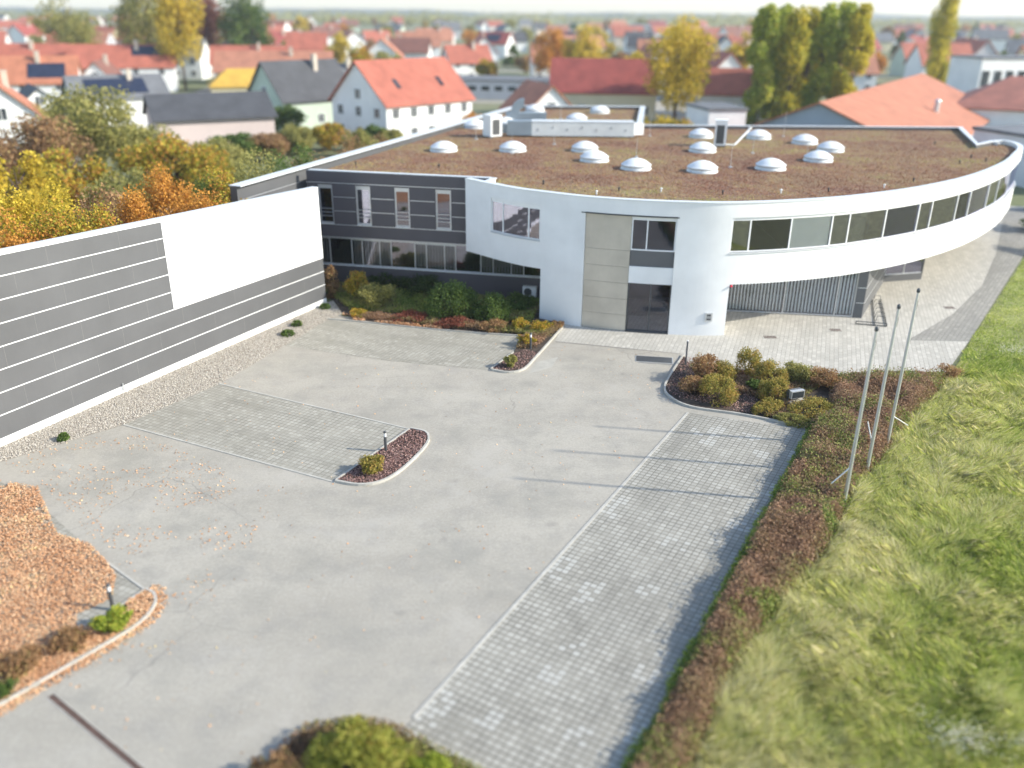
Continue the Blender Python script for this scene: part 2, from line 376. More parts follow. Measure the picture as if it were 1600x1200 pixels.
M['plaza_grey'] = m_pavers('grey_forecourt_pavers', .24, .022, (.275, .262, .235), (.33, .315, .28), (.185, .178, .16), (.12, .112, .095), .5, 2.0, .5, 0, .5)
M['meadow'] = m_tint('meadow_grass', 'tint', [(.0, (.15, .25, .03)), (.2, (.36, .46, .08)), (.45, (.58, .61, .18)), (.72, (.76, .71, .37)), (1.0, (.82, .76, .54))], .6, .5)
M['cotoneaster'] = m_tint('low_red_leaves', 'tint', [(.0, (.12, .19, .035)), (.22, (.34, .38, .09)), (.38, (.31, .25, .11)), (.62, (.31, .19, .115)), (.85, (.43, .265, .165)), (1.0, (.52, .31, .17))], .6, .35)
M['fallen'] = m_tint('fallen_leaf', 'tint', [(.0, (.28, .13, .06)), (.3, (.58, .30, .15)), (.65, (.76, .46, .26)), (.9, (.84, .62, .40)), (1.0, (.72, .56, .25))], .7, .25)
M['mulch'] = m_tint('bark_chip', 'tint', [(.0, (.10, .05, .045)), (.5, (.26, .145, .125)), (1.0, (.48, .32, .27))], .85, .0)
M['sedum_tuft'] = m_tint('sedum_tuft', 'tint', [(.0, (.19, .075, .045)), (.3, (.33, .15, .08)), (.55, (.41, .255, .115)), (.8, (.47, .385, .155)), (1.0, (.40, .40, .08))], .8, .15)
M['f_yellow'] = foliage('yellow_leaves', stops3((0.195, 0.182, 0.026), (0.520, 0.390, 0.039), (0.750, 0.572, 0.078), (0.650, 0.442, 0.065)), .5)
M['f_orange'] = foliage('orange_leaves', stops3((0.221, 0.117, 0.033), (0.520, 0.247, 0.046), (0.728, 0.377, 0.078), (0.468, 0.169, 0.046)), .5)
M['f_olive'] = foliage('olive_leaves', stops3((0.115, 0.126, 0.046), (0.275, 0.275, 0.081), (0.482, 0.425, 0.138), (0.344, 0.344, 0.115)), .5)
M['f_green'] = foliage('green_leaves', stops3((0.035, 0.061, 0.019), (0.086, 0.144, 0.035), (0.163, 0.240, 0.058), (0.250, 0.307, 0.077)), .5)
M['f_lime'] = foliage('lime_leaves', stops3((0.176, 0.253, 0.033), (0.330, 0.407, 0.055), (0.484, 0.506, 0.077), (0.638, 0.550, 0.088)), .4)
M['f_pop_y'] = foliage('yellow_poplar_leaves', stops3((.22, .26, .03), (.46, .42, .05), (.68, .56, .06), (.75, .58, .06)), .4)
M['f_bush'] = foliage('yellow_green_leaves', stops3((.18, .20, .035), (.32, .34, .06), (.44, .42, .09), (.36, .22, .07)), .9)
M['f_dark'] = foliage('dark_green_leaves', stops3((0.022, 0.040, 0.014), (0.054, 0.090, 0.025), (0.108, 0.154, 0.047)), 1.5)
M['f_poplar'] = foliage('poplar_leaves', stops3((.12, .15, .02), (0.060, 0.105, 0.018), (0.150, 0.210, 0.030), (0.300, 0.330, 0.045), (0.540, 0.465, 0.060)), .25)
M['f_red'] = foliage('dark_red_leaves', stops3((0.117, 0.043, 0.035), (0.273, 0.088, 0.058), (0.390, 0.156, 0.098)), .5)
M['f_rust'] = foliage('rust_leaves', stops3((0.163, 0.106, 0.050), (0.338, 0.194, 0.100), (0.450, 0.275, 0.138), (0.338, 0.312, 0.100)), 1.2)
M['f_box'] = foliage('clipped_leaves', stops3((0.112, 0.131, 0.027), (0.281, 0.263, 0.056), (0.450, 0.356, 0.094), (0.525, 0.300, 0.094)), 2.2)
M['f_mix'] = foliage('autumn_mixed_leaves', stops3((0.075, 0.100, 0.019), (0.275, 0.275, 0.037), (0.600, 0.475, 0.062), (0.575, 0.275, 0.062), (0.250, 0.088, 0.037)), .55)
M['f_white'] = foliage('pale_blossom', stops3((.45, .42, .33), (.7, .67, .56), (.8, .77, .68)), 1.0)
M['f_grey'] = foliage('grey_twigs', stops3((.10, .08, .06), (.2, .16, .13), (.3, .26, .22)), 1.0)
M['core'] = paint('twigs', (.035, .03, .018), .95, .3, 3.0, streak=False)

# ---------------------------------------------------------------- the ground and the paved surfaces
M['thatch'] = paint('meadow_thatch', (.30, .31, .12), .95, .25, .8, .5, streak=False)
poly_sheet('ground', [(-4000, -300), (4000, -300), (4000, 6000), (-4000, 6000)], 0, M['ground'])
LA = math.atan2(20.2, 11.34)                       # the lot's long direction
ld = Vector((math.cos(LA), math.sin(LA))); ln = Vector((ld.y, -ld.x))
WN, WF = px(0, 699), px(510, 474)                    # screen wall foot, near and far
WD = (WF - WN).normalized(); WR = Vector((WD.y, -WD.x, 0))
WN0 = WN - WD * 9.0
lot = [WN0 + WR * .1 - WD * 4, WF + WR * .1 + WD * .2] + pxs([(535, 494), (700, 510), (825, 520), (880, 508), (905, 514), (1075, 540), (1075, 570), (1045, 612), (1255, 668)]) + [Vector((17, 36.5, 0)), Vector((4.5, 14, 0)), Vector((0, 6, 0)), Vector((-30, 6, 0))]
poly_sheet('parking_lot', lot, .004, M['asphalt'])
M['patch'] = paint('asphalt_patch', (.42, .40, .35), .9, .08, 1.2, .2, streak=False); M['patch_dark'] = paint('asphalt_patch_dark', (.26, .245, .215), .9, .12, .8, .2, streak=False)
for q, m_ in ((((838, 566), (872, 558), (862, 574), (826, 584)), 'patch'), (((90, 722), (112, 726), (106, 738), (86, 733)), 'patch'), (((1000, 533), (1065, 540), (1062, 553), (868, 535), (872, 522)), 'patch_dark')):
    poly_sheet('asphalt_patch', pxs(q), .0075, M[m_])
# right-hand stalls, island stalls, far stalls, near stalls
S1, S2, S3, S4 = px(1075, 645), px(1262, 672), px(985, 1185), px(635, 1135)
rs = [S1, S2, S2 + (S3 - S2) * 1.35, S1 + (S4 - S1) * 1.35]
poly_sheet('paved_stalls', rs, .012, M['stall_pav'], rot=LA, org=(S1.x, S1.y))
is_a, is_b, is_c, is_d = px(193, 664), px(343, 600), px(640, 672), px(524, 753)
IA = math.atan2((is_d - is_a).y, (is_d - is_a).x)
poly_sheet('paved_stalls', [is_a, is_b, is_c, is_d], .012, M['stall_old'], rot=IA, org=(is_a.x, is_a.y))
fs = pxs([(512, 500), (560, 504), (700, 518), (820, 527), (800, 557), (768, 579), (600, 563), (445, 540)])
poly_sheet('paved_stalls', fs, .012, M['stall_old'], rot=IA, org=(fs[0].x, fs[0].y))
ns = [px(0, 752), px(75, 800), px(160, 876), px(228, 924), px(170, 962), px(0, 1065), px(-150, 1130), px(-260, 900)]
poly_sheet('paved_stalls', ns, .012, M['stall_old'], rot=IA, org=(ns[0].x, ns[0].y))
plaza = pxs([(880, 508), (868, 533), (1068, 553), (1070, 572), (1180, 580), (1290, 590), (1472, 592), (1514, 533), (1600, 399)]) + [Vector((58, 88, 0)), Vector((44, 90, 0)), Vector((30, 70, 0)), Vector((20, 58, 0)), Vector((4, 56, 0))]
poly_sheet('forecourt', plaza, .010, M['plaza'], rot=R(71), org=(0, 0))
grey_pav = pxs([(1418, 532), (1513, 534), (1600, 399)]) + [Vector((58, 88, 0)), Vector((50, 88, 0))] + pxs([(1556, 397), (1546, 420), (1535, 445), (1490, 490)])
poly_sheet('grey_forecourt', grey_pav, .016, M['plaza_grey'], rot=R(55), org=(0, 0))
# gravel along the screen wall, with loose pebbles
gl = [WN0, WF + WD * 1.2, px(540, 488), px(512, 500), px(445, 540), px(343, 600), px(193, 664), px(0, 722)] ; gl = gl + [WN0 + WR * 1.05]
poly_sheet('gravel_strip', gl, .014, M['gravel'])
def pebbles(poly, n, name, r0, r1):
    P = scatter(poly, n); octa = np.array([(1, 0, 0), (0, 1, 0), (-1, 0, 0), (0, -1, 0), (0, 0, .7), (0, 0, -.7)])
    fc = np.array([(0, 1, 4), (1, 2, 4), (2, 3, 4), (3, 0, 4), (1, 0, 5), (2, 1, 5), (3, 2, 5), (0, 3, 5)])
    r = r0 + (r1 - r0) * rng.random(n) ** 2; an = rng.random(n) * 6.28; c, s = np.cos(an), np.sin(an)
    o = octa[None] * r[:, None, None] * (0.7 + .6 * rng.random((n, 6, 1)))
    V = np.stack([o[..., 0] * c[:, None] - o[..., 1] * s[:, None] + P[:, :1], o[..., 0] * s[:, None] + o[..., 1] * c[:, None] + P[:, 1:2], o[..., 2] + .02 + r[:, None] * .3], -1).reshape(-1, 3)
    me = np_mesh(name, V, (fc[None] + 6 * np.arange(n)[:, None, None]).reshape(-1, 3), M['stone']); return tag(link(name, me), None, None, None, 'stuff')
pebbles(gl, 26000, 'gravel', .015, .042)

def kerb(path, h=.11, wd=.10, z0=0.0):
    return strip(MB(), path, z0, h, -wd / 2, wd / 2).build('kerb', M['concrete'], kind='structure')
kerb([S1 + (S4 - S1) * t for t in (0, .3, .6, .985)], .03, .12)
kerb(pxs([(193, 664), (524, 754)]), .03, .10); kerb(pxs([(343, 600), (641, 671)]), .03, .10)
isl = smooth_path(pxs([(524, 753), (560, 759), (592, 755), (620, 741), (648, 717), (667, 695), (670, 684), (664, 676), (641, 671)]), .25)
kerb(isl); kerb(pxs([(525, 752), (640, 672)]), .10, .09)
nk = smooth_path(pxs([(228, 923), (241, 930), (243, 944), (232, 962), (205, 985), (120, 1035), (0, 1104), (-120, 1172)]), .25)
kerb(nk); kerb(pxs([(228, 923), (165, 965)]), .10, .09); kerb(pxs([(228, 923), (163, 876)]), .04, .09)
fk = smooth_path(pxs([(768, 579), (795, 583), (818, 578), (840, 556), (882, 509)]), .25); kerb(fk); kerb(pxs([(767, 578), (802, 552)]), .10, .09)
kerb(smooth_path(pxs([(512, 499), (560, 503), (700, 517), (820, 526)]), .5), .08, .08)
bk = smooth_path(pxs([(1068, 556), (1052, 580), (1039, 604), (1045, 620), (1080, 637), (1165, 650), (1258, 669)]), .25); kerb(bk)
bb = smooth_path(pxs([(395, 1215), (470, 1150), (530, 1132), (590, 1134), (660, 1162), (730, 1200), (790, 1240)]), .25); kerb(bb, .1, .09)
# beds
def bed(pts, z=.05): return poly_sheet('planting_bed', pts, z, M['soil'])
isl_bed = [tuple(p) for p in isl]; bed(isl_bed)
near_bed = [tuple(p) for p in nk] + [tuple(px(-120, 1120)), tuple(px(0, 1040)), tuple(px(165, 965))]; bed(near_bed)
far_bed = [tuple(p) for p in fk] + [tuple(p) for p in pxs([(882, 509), (845, 498)])] + [(1.9, 55), (-13.5, 59), (-13.6, 57.2), (-12, 55.2)] + [tuple(p) for p in pxs([(535, 490), (560, 502), (700, 516), (820, 525), (802, 552)])]; bed(far_bed)
right_bed = [tuple(p) for p in bk] + [tuple(p) for p in pxs([(1262, 675), (1480, 600), (1290, 592), (1180, 582), (1080, 574)])]; bed(right_bed)
bot_bed = [tuple(p) for p in bb] + [(-1, 12, 0), (-9, 12, 0)]; bed(bot_bed)

def mulch(poly, n, size=.07):
    P = scatter(poly, n); P3 = np.c_[P, .06 + .03 * rng.random(len(P))]; V, Fc = leaf_quads(P3, size, flat=.25, long=1.3)
    return tag(link('bark_mulch', np_mesh('bark_mulch', V, Fc, M['mulch'], {'tint': np.repeat(rng.random(len(P)), 4)})), kind='stuff')
mulch(isl_bed, 5200); mulch(pxs([(768, 578), (795, 582), (818, 577), (842, 552), (815, 548)]), 1400, .06); mulch(pxs([(1066, 560), (1042, 604), (1050, 620), (1170, 648), (1190, 620), (1090, 560)]), 3500, .07)

def low_cover(poly, n, h, size, tint, seed, keep=.0, m='cotoneaster'):
    P = scatter(poly, n); P = P[vnoise(P, .9, seed + 5) > keep]; z = .05 + h * (.35 + .65 * vnoise(P, .7, seed)) * rng.random(len(P)) ** .5
    V, Fc = leaf_quads(np.c_[P, z], size); t = tint[0] + (tint[1] - tint[0]) * (vnoise(P, 1.4, seed + 1) * .7 + .3 * rng.random(len(P)))
    tag(link('ground_cover', np_mesh('ground_cover', V, Fc, M[m], {'tint': np.repeat(np.clip(t, 0, 1), 4)})), kind='stuff')
low_cover([(1.7, 53.5), (1.9, 55), (-13.3, 58.6), (-13.4, 57.2), (-12, 55.6)] + [tuple(p)[:2] for p in pxs([(545, 486), (700, 500), (830, 508)])], 26000, .5, .11, (.0, .45), 91)
low_cover([tuple(p)[:2] for p in pxs([(545, 492), (700, 506), (825, 515), (880, 511), (838, 545), (805, 548), (822, 525), (700, 514), (560, 500)])], 12000, .45, .09, (.1, .95), 92)
low_cover([tuple(p)[:2] for p in pxs([(1075, 575), (1180, 583), (1300, 593), (1235, 640), (1262, 672), (1180, 648), (1210, 628), (1120, 612)])], 14000, .4, .085, (.05, .9), 93)

low_cover([(p[0], p[1]) for p in bot_bed if p[1] > 12.5] + [(-1.5, 14.2), (-7.5, 14.2)], 16000, .45, .09, (.05, .75), 95)

# ---------------------------------------------------------------- fallen leaves
def fallen(poly, n, size, keep=None, z=.02, lift=.05):
    P = scatter(poly, n)
    if keep is not None: P = P[keep(P)]
    P3 = np.c_[P, z + lift * rng.random(len(P))]; V, Fc = leaf_quads(P3, size, flat=.28)
    t = np.clip(.30 + .52 * rng.random(len(P)) + .35 * (vnoise(P, .9, 3) - .35), 0, 1)
    return tag(link('fallen_leaves', np_mesh('fallen_leaves', V, Fc, M['fallen'], {'tint': np.repeat(t, 4)})), kind='stuff')
lp = pxs([(-200, 700), (0, 752), (60, 762), (75, 800), (90, 835), (140, 850), (165, 876), (182, 900), (175, 935), (120, 962), (120, 990), (0, 1080), (-200, 1180), (-400, 1000)])
edge_path = [tuple(p) for p in pxs([(0, 752), (60, 762), (75, 800), (90, 835), (140, 850), (165, 876), (182, 900), (175, 935), (120, 962)])]
fallen(lp, 95000, .078, lambda P: (vnoise(P, .8, 5) * .65 + vnoise(P, .3, 6) * .35 + rng.random(len(P)) * .22 - .04 + np.minimum(dist_to_path(P, edge_path) * .28, .5)) > .40, .02, .07)
fallen(near_bed, 11000, .078, lambda P: vnoise(P, .6, 9) > .25, .06, .05)
out_edge = offset_path([p for p in nk], -.28); oe = [(p.x, p.y) for p in out_edge]
lip = [tuple(p)[:2] for p in nk] + [(p.x, p.y) for p in offset_path([p for p in nk], .45)][::-1]
lip2 = [tuple(p)[:2] for p in nk] + [(p.x, p.y) for p in offset_path([p for p in nk], -.45)][::-1]
fallen(lip2, 2600, .095, lambda P: rng.random(len(P)) > dist_to_path(P, [tuple(p)[:2] for p in nk]) / .5, .02, .03)
fallen(pxs([(0, 722), (190, 668), (330, 720), (420, 800), (300, 1000), (90, 1090), (240, 930), (160, 860), (70, 760)]), 1500, .085, lambda P: vnoise(P, 1.5, 8) > .42, .012, .012)
fallen(pxs([(190, 668), (343, 600), (880, 520), (1060, 560), (1060, 650), (640, 1120), (420, 1180), (60, 1190), (240, 960)]), 420, .085, None, .012, .012)
fallen(pxs([(535, 492), (600, 497), (690, 508), (690, 516), (600, 507), (540, 500)]), 3000, .11, lambda P: vnoise(P, .8, 2) > .3, .05, .12)

# ---------------------------------------------------------------- low red ground cover, meadow
hedge_l = [S2 + Vector((.12, 0, 0)), S2 + (S3 - S2) * .5 + Vector((.12, 0, 0)), S3 + Vector((.12, 0, 0)), S2 + (S3 - S2) * 1.35]
mead_l = pxs([(1484, 592), (1440, 640), (1392, 700), (1330, 775), (1292, 860), (1225, 945), (1160, 1030), (1120, 1100), (1085, 1190), (1060, 1260)])
gc_poly = [tuple(px(1300, 592)), tuple(px(1296, 630)), tuple(px(1290, 655)), tuple(px(1266, 668))] + [tuple(p) for p in hedge_l] + [tuple(p) for p in mead_l[::-1]] + [tuple(px(1484, 592)), tuple(px(1380, 596))]
gc_edge = [tuple(p)[:2] for p in gc_poly] + [tuple(gc_poly[0])[:2]]
def gc_height(P):
    e = np.clip(dist_to_path(P, gc_edge) / .55, 0, 1); return (.20 + .50 * (1 - (1 - e) ** 2)) * (.62 + .55 * vnoise(P, 1.1, 21) + .2 * vnoise(P, .35, 22))
P = scatter(gc_poly, 150000); h = gc_height(P); ed = dist_to_path(P, gc_edge)
# the plants' mass: leaves fill the upper part of the mound and hang down its edges
z = h * (1 - rng.random(len(P)) ** 1.6 * np.where(ed < .5, .95, .45)); P3 = np.c_[P + rng.normal(size=P.shape) * .05, z]
spr = rng.random(len(P)) < .07; P3[spr, 2] = h[spr] * (1.0 + .38 * rng.random(spr.sum())); V, Fc = leaf_quads(P3, .085, flat=.05)
dm = dist_to_path(P, [tuple(p)[:2] for p in mead_l]); dh = dist_to_path(P, [tuple(p)[:2] for p in hedge_l])
patch = vnoise(P, 1.9, 31) * .6 + vnoise(P, .55, 32) * .4
near = np.clip((30 - P[:, 1]) / 12, 0, 1)
t = .66 + .34 * (vnoise(P, .7, 33) - .5) - np.where(patch > .57, .50, 0) * rng.random(len(P)) - np.clip(1 - dm / (.5 + .7 * near), 0, 1) * .42 * rng.random(len(P)) - np.where((dh < .18) & (h < .6), .55, 0)
tag(link('ground_cover', np_mesh('ground_cover', V, Fc, M['cotoneaster'], {'tint': np.repeat(np.clip(t, 0, 1), 4)})), kind='stuff')
poly_sheet('planting_bed', gc_poly, .03, M['soil'])
# thin green weeds where the pavers meet the cover
wl = [tuple(p)[:2] for p in hedge_l]; k = rng.random(5200); P = np.array([np.array(wl[0]) + (np.array(wl[3]) - np.array(wl[0])) * a for a in k]) + rng.normal(size=(5200, 2)) * .07
P = P[vnoise(P, 1.3, 41) > .38]; V, Fc = leaf_quads(np.c_[P, .02 + .16 * rng.random(len(P))], .09)
tag(link('weeds', np_mesh('weeds', V, Fc, M['meadow'], {'tint': np.full(len(V), .22)})), kind='stuff')

mead = [tuple(p) for p in mead_l] + [(9, 9, 0), (70, 9, 0), (95, 95, 0), (62, 95, 0), (58.5, 88, 0)] + [tuple(px(1604, 399)), tuple(px(1516, 533))]
def grass_blades(P, hgt, wid, tint, lean, name='meadow_grass'):
    n = len(P); a = lean; hx = hgt * (.55 + .65 * rng.random(n)); an = a + rng.normal(size=n) * .95
    tip = np.stack([np.cos(an) * hx, np.sin(an) * hx, hgt * (.75 + .35 * rng.random(n))], 1); b = rng.random(n) * 6.283
    sd = np.stack([np.cos(b) * wid, np.sin(b) * wid, np.zeros(n)], 1); base = np.c_[P, np.zeros(n)]
    mid = base + tip * np.array([.35, .35, .62]); V = np.stack([base - sd, base + sd, mid + sd * .8, base + tip, mid - sd * .8], 1).reshape(-1, 3)
    Fc = np.arange(5 * n).reshape(n, 5); tt = np.repeat(np.clip(tint, 0, 1), 5); tt[4::5] += 0
    return np_mesh(name, V, Fc, M['meadow'], {'tint': tt})
poly_sheet('meadow', mead, .02, M['thatch']); cand = scatter(mead, 2600000); dd = np.hypot(cand[:, 0], cand[:, 1])
keep = rng.random(len(cand)) < np.clip((30 / np.maximum(dd, 16)) ** 1.6, 0, 1) * 1.15; vis = (cand[:, 1] > 13) & (cand[:, 0] < cand[:, 1] * .68 + 4)
P = cand[keep & vis]; dm = dist_to_path(P, [tuple(p)[:2] for p in mead_l])
swirl = vnoise(P, 2.6, 51) * 8 + vnoise(P, .9, 52) * 3.0; clump = vnoise(P, 1.7, 53) * .6 + vnoise(P, .5, 54) * .4; broad = vnoise(P, 6.5, 55)
short = np.clip((P[:, 1] - 41) / 6, 0, 1)             # mown and greener by the forecourt
hg = (.22 + .56 * clump ** 1.3 * (1 - .35 * np.clip(dm / 14, 0, 1))) * (1 - .72 * short)
straw = np.exp(-((dm - .8) / 3.2) ** 2) * (.55 + .8 * vnoise(P, 2.2, 58)) * (P[:, 1] < 42)
tint = .34 + .20 * straw + .20 * (broad - .42) + .30 * (clump - .45) + np.where(rng.random(len(P)) < .10, .35, 0) + .15 * rng.normal(size=len(P)) - short * .18 + .12 * (vnoise(P, 3.2, 57) > .62)
me = grass_blades(P, hg, (.003 + .00019 * np.hypot(P[:, 0], P[:, 1])), tint, swirl)
tag(link('meadow_grass', me), kind='stuff')
# pale seed heads in the near corner and by the forecourt
for ctr, n, s in ((px(1500, 1175), 420, .75), (px(1585, 560), 200, .9), (px(1440, 1135), 30, .4), (px(1585, 1180), 60, .4)):
    q = np.array([ctr.x, ctr.y]) + rng.normal(size=(n, 2)) * s * np.array([.6, .35]); V, Fc = leaf_quads(np.c_[q, .40 + .30 * rng.random(n)], .06)
    tag(link('seed_heads', np_mesh('seed_heads', V, Fc, M['f_white'])), kind='stuff')

# ---------------------------------------------------------------- the office building
bld = tag(empty('office_building', (0, 0, 0)), 'white curved two storey office with dark grey wing and planted flat roof', 'office building')
ZR, ZT = 7.72, 8.0
curve = smooth_path([(-3.14, 56.2), (-0.15, 53.25), (1.85, 51.95), (4.2, 50.68), (6.85, 49.86), (9.6, 49.42), (12.6, 49.35), (16.7, 50.25), (21, 51.95), (26.1, 55.05), (31.4, 59.5), (36.4, 65.1), (39.6, 69.6), (41.9, 73.2), (42.9, 76.0), (42.6, 77.6), (41.2, 77.2)], .3)
cum = [0]
for a, b in zip(curve[:-1], curve[1:]): cum.append(cum[-1] + (b - a).length)
def at_s(s):
    for i in range(len(cum) - 1):
        if cum[i + 1] >= s: return curve[i].lerp(curve[i + 1], (s - cum[i]) / (cum[i + 1] - cum[i]))
    return curve[-1]
def sub(s0, s1): return [at_s(s0)] + [p for p, c in zip(curve, cum) if s0 + .02 < c < s1 - .02] + [at_s(s1)]
def proj(p, z):
    v = Vector((p.x, p.y, z - H)); y = v.y * sp + v.z * cp; wv = v.y * cp - v.z * sp; x = v.x / wv; y /= wv
    return 800 + F * (x * _c + y * _s)
def s_px(x, z):
    """arc length at which the curve at level z stands at the photograph's column x (first crossing)"""
    lo = 0.0; last = proj(at_s(0), z)
    s = 0.0
    while s < cum[-1]:
        c = proj(at_s(s + .05), z)
        if c >= x: return s + .05 * (x - last) / max(1e-6, c - last)
        last = c; s += .05
    return s
SEND = cum[-1]
sA, sB = s_px(843.5, 1.5), s_px(1135, 1.5)             # the part that comes down to the ground
sw0, sw1 = s_px(767, 6.0), s_px(844, 6.0)             # left window
sp0, sp1, sg1 = s_px(911, 3.5), s_px(982, 3.5), s_px(1051, 3.5)
sr0 = s_px(1142, 6.0); sr1 = s_px(1590, 6.0)
TH = .34
wall = MB()
def cell(s0, s1, z0, z1, o0=-TH, o1=0.0): strip(wall, sub(s0, s1), z0, z1, o0, o1, True)
ZW0, ZW1 = 5.12, 7.05
cell(0, sr1 + 2.0, ZW1 + .13, ZT)                                      # the top band
cell(sr1 + 2.0, SEND, 3.2, ZT)
cell(0, sw0, 3.3, ZW1 + .13); cell(sw0, sw1, 3.3, 5.04); cell(sw1, sA, 3.3, ZW1 + .13)
cell(sA, sp0, 0, ZW1 + .13); cell(sg1, sr0, 3.2, ZW1 + .13); cell(sg1, sB, 0, 3.2); cell(sp1, sg1, 3.1, 4.12, -TH, -.06)
cell(sr0, sr1, 3.2, ZW0); cell(sr1, sr1 + 2.0, 3.2, ZW1 + .13)
wall.build('curved_wall', M['white'], bld)
# cap along the curve
strip(MB(), sub(0, SEND), ZT, ZT + .06, -.42, .035, True).build('roof_edge_cap', M['cap'], bld)
# entrance: metal panel, glazing
pm = MB()
for k in range(6):
    z0 = .03 + k * 1.0; strip(pm, sub(sp0 + .02, sp1 - .02), z0, z0 + .985 if k < 5 else 7.1, -.2, -.10, True)
pm.build('entrance_panel', M['panel'], bld)
strip(MB(), sub(sp0 - .25, sg1 + .1), 7.1, 7.16, -.2, .03).build('drip_edge', M['darkgrey'], bld)
def window(path, z0, z1, mull, o=-.14, frame=.07, mat_f='white_trim', glassm='glass', name='window', sill=True, panes=None, rail=None, blind=None, parent=None, box=0.0, slats=False, slat_m='slat'):
    """a glazed opening along a path: frame with mullions, panes, sill, blinds behind"""
    parent = parent or bld; L = [0]; P = [Vector((p[0], p[1])) for p in path]
    for a, b in zip(P[:-1], P[1:]): L.append(L[-1] + (b - a).length)
    T = L[-1]
    def seg(a, b):
        def q(s):
            for i in range(len(L) - 1):
                if L[i + 1] >= s - 1e-6: return P[i].lerp(P[i + 1], max(0, min(1, (s - L[i]) / max(1e-6, L[i + 1] - L[i]))))
            return P[-1]
        return [q(a)] + [p for p, c in zip(P, L) if a + .02 < c < b - .02] + [q(b)]
    fr = MB(); d = .08
    strip(fr, seg(0, T), z0, z0 + frame, o - d, o); strip(fr, seg(0, T), z1 - frame - box, z1, o - d, o)
    cuts = [0] + list(mull) + [T]
    for i, c in enumerate(cuts):
        a = max(0, c - frame / 2) if 0 < i < len(cuts) - 1 else (0 if i == 0 else T - frame)
        strip(fr, seg(a, a + frame), z0 + frame, z1 - frame - box, o - d, o - .004)
    f = fr.build(name, M[mat_f], parent)
    for i, (a, b) in enumerate(zip(cuts[:-1], cuts[1:])):
        a2, b2 = a + frame / 2, b - frame / 2
        if b2 - a2 < .05: continue
        gm = glassm if not panes else panes[i % len(panes)]
        pn = strip(MB(), seg(a2, b2), z0 + frame - .01, z1 - frame - box + .01, o - .055, o - .035).build('pane', M[gm], f)
        if blind and blind[i % len(blind)]:
            fr_ = blind[i % len(blind)]; zt = z1 - frame - box
            strip(MB(), seg(a2 + .02, b2 - .02), zt - (zt - z0 - frame) * fr_, zt, o - .11, o - .10).build('roller_blind', M['blind'], f)
        if slats:
            sm = MB(); s = a2 + .08
            while s < b2 - .08:
                sg = seg(s, s + .10); t = (sg[-1] - sg[0]).normalized(); nn = Vector((t.y, -t.x)); c0 = sg[0] + nn * (o - .20); c1 = c0 + t * .10 + nn * .03
                sm.hexa([(c0.x, c0.y, z0 + .12), (c1.x, c1.y, z0 + .12), (c1.x + nn.x * .01, c1.y + nn.y * .01, z0 + .12), (c0.x + nn.x * .01, c0.y + nn.y * .01, z0 + .12)],
                        [(c0.x, c0.y, z1 - .1), (c1.x, c1.y, z1 - .1), (c1.x + nn.x * .01, c1.y + nn.y * .01, z1 - .1), (c0.x + nn.x * .01, c0.y + nn.y * .01, z1 - .1)]); s += .21
            if sm.v: sm.build('vertical_blind', M[slat_m], f)
    if sill: strip(MB(), path, z0 - .05, z0, -.2, .06).build('sill', M['cap'], f)
    if rail:
        rm = MB()
        for zz in rail: strip(rm, seg(.03, T - .03), zz, zz + .035, o + .10, o + .135)
        rm.build('balustrade', M['alu'], f)
    return f
def mpx(s0, cols, z): return [s_px(c, z) - s0 for c in cols]
window(sub(sw0, sw1), 5.04, 7.18, mpx(sw0, (784.5, 825), 6.0), o=-.07, frame=.09, panes=['glass_mirror'], box=.14)
window(sub(sp1, sg1), 5.08, 7.1, [(s_px(1011, 6) - sp1)], o=-.13, frame=.08, box=.14, sill=False)
strip(MB(), sub(sp1, sg1), 4.12, 5.08, -.2, -.13).build('spandrel_panel', M['clad'], bld)
# entrance door
dp = sub(sp1, sg1); dl = (dp[-1] - dp[0]).length
window(dp, .06, 3.1, [dl * .53], o=-.16, frame=.07, mat_f='darkgrey', name='entrance_door', sill=False)
strip(MB(), dp, .0, .06, -.3, .02).build('threshold', M['darkgrey'], bld)
hp = dp[0].lerp(dp[-1], .53)
MB().tube((hp.x - .12, hp.y - .02, .95), (hp.x - .12, hp.y - .02, 1.35), .015).build('door_handle', M['darkgrey'], bld)
# ribbon window of the right wing
cols = (1172, 1236, 1300, 1327, 1384, 1436, 1456, 1496, 1516, 1545, 1560, 1577)
window(sub(sr0, sr1), ZW0, ZW1 + .13, mpx(sr0, cols, 6.0), o=-.08, frame=.09, box=.10,
       blind=[0, 0, 1, 0, 0, 1, 0, 0, 0, 1, 0, .6, 0], panes=['glass_mirror', 'glass', 'glass', 'glass_mirror', 'glass_mirror', 'glass', 'glass_mirror', 'glass_mirror', 'glass', 'glass', 'glass_mirror', 'glass', 'glass_mirror'])
# grey wing: facade line from the side blade to behind the curved wall
FA, FB = Vector((-14.0, 58.92)), Vector((-3.3, 56.85)); fu = (FB - FA).normalized()
def fa(u): return FA + fu * u
UEND = 16.2
def fstrip(mb, u0, u1, z0, z1, o0, o1): return strip(mb, [fa(u0), fa(u1)], z0, z1, o0, o1)
WINS = [(.76, 1.78), (3.42, 4.46), (6.15, 7.18), (8.98, 10.04)]
UT = 12.75; WZ0, WZ1 = 4.5, 7.12; RZ0, RZ1 = 1.62, 3.52
fw = MB(); fstrip(fw, 0, UEND, 0, RZ0, -.3, 0); fstrip(fw, 0, UEND, RZ1, WZ0, -.3, 0); fstrip(fw, 0, UT, WZ1, ZT, -.3, 0)
xs = [0] + [x for wn in WINS for x in wn] + [UT]
for a, b in zip(xs[::2], xs[1::2]): fstrip(fw, a, b, WZ0, WZ1, -.3, 0)
fw.build('grey_wing_wall', M['clad_dark'], bld)
js = MB()
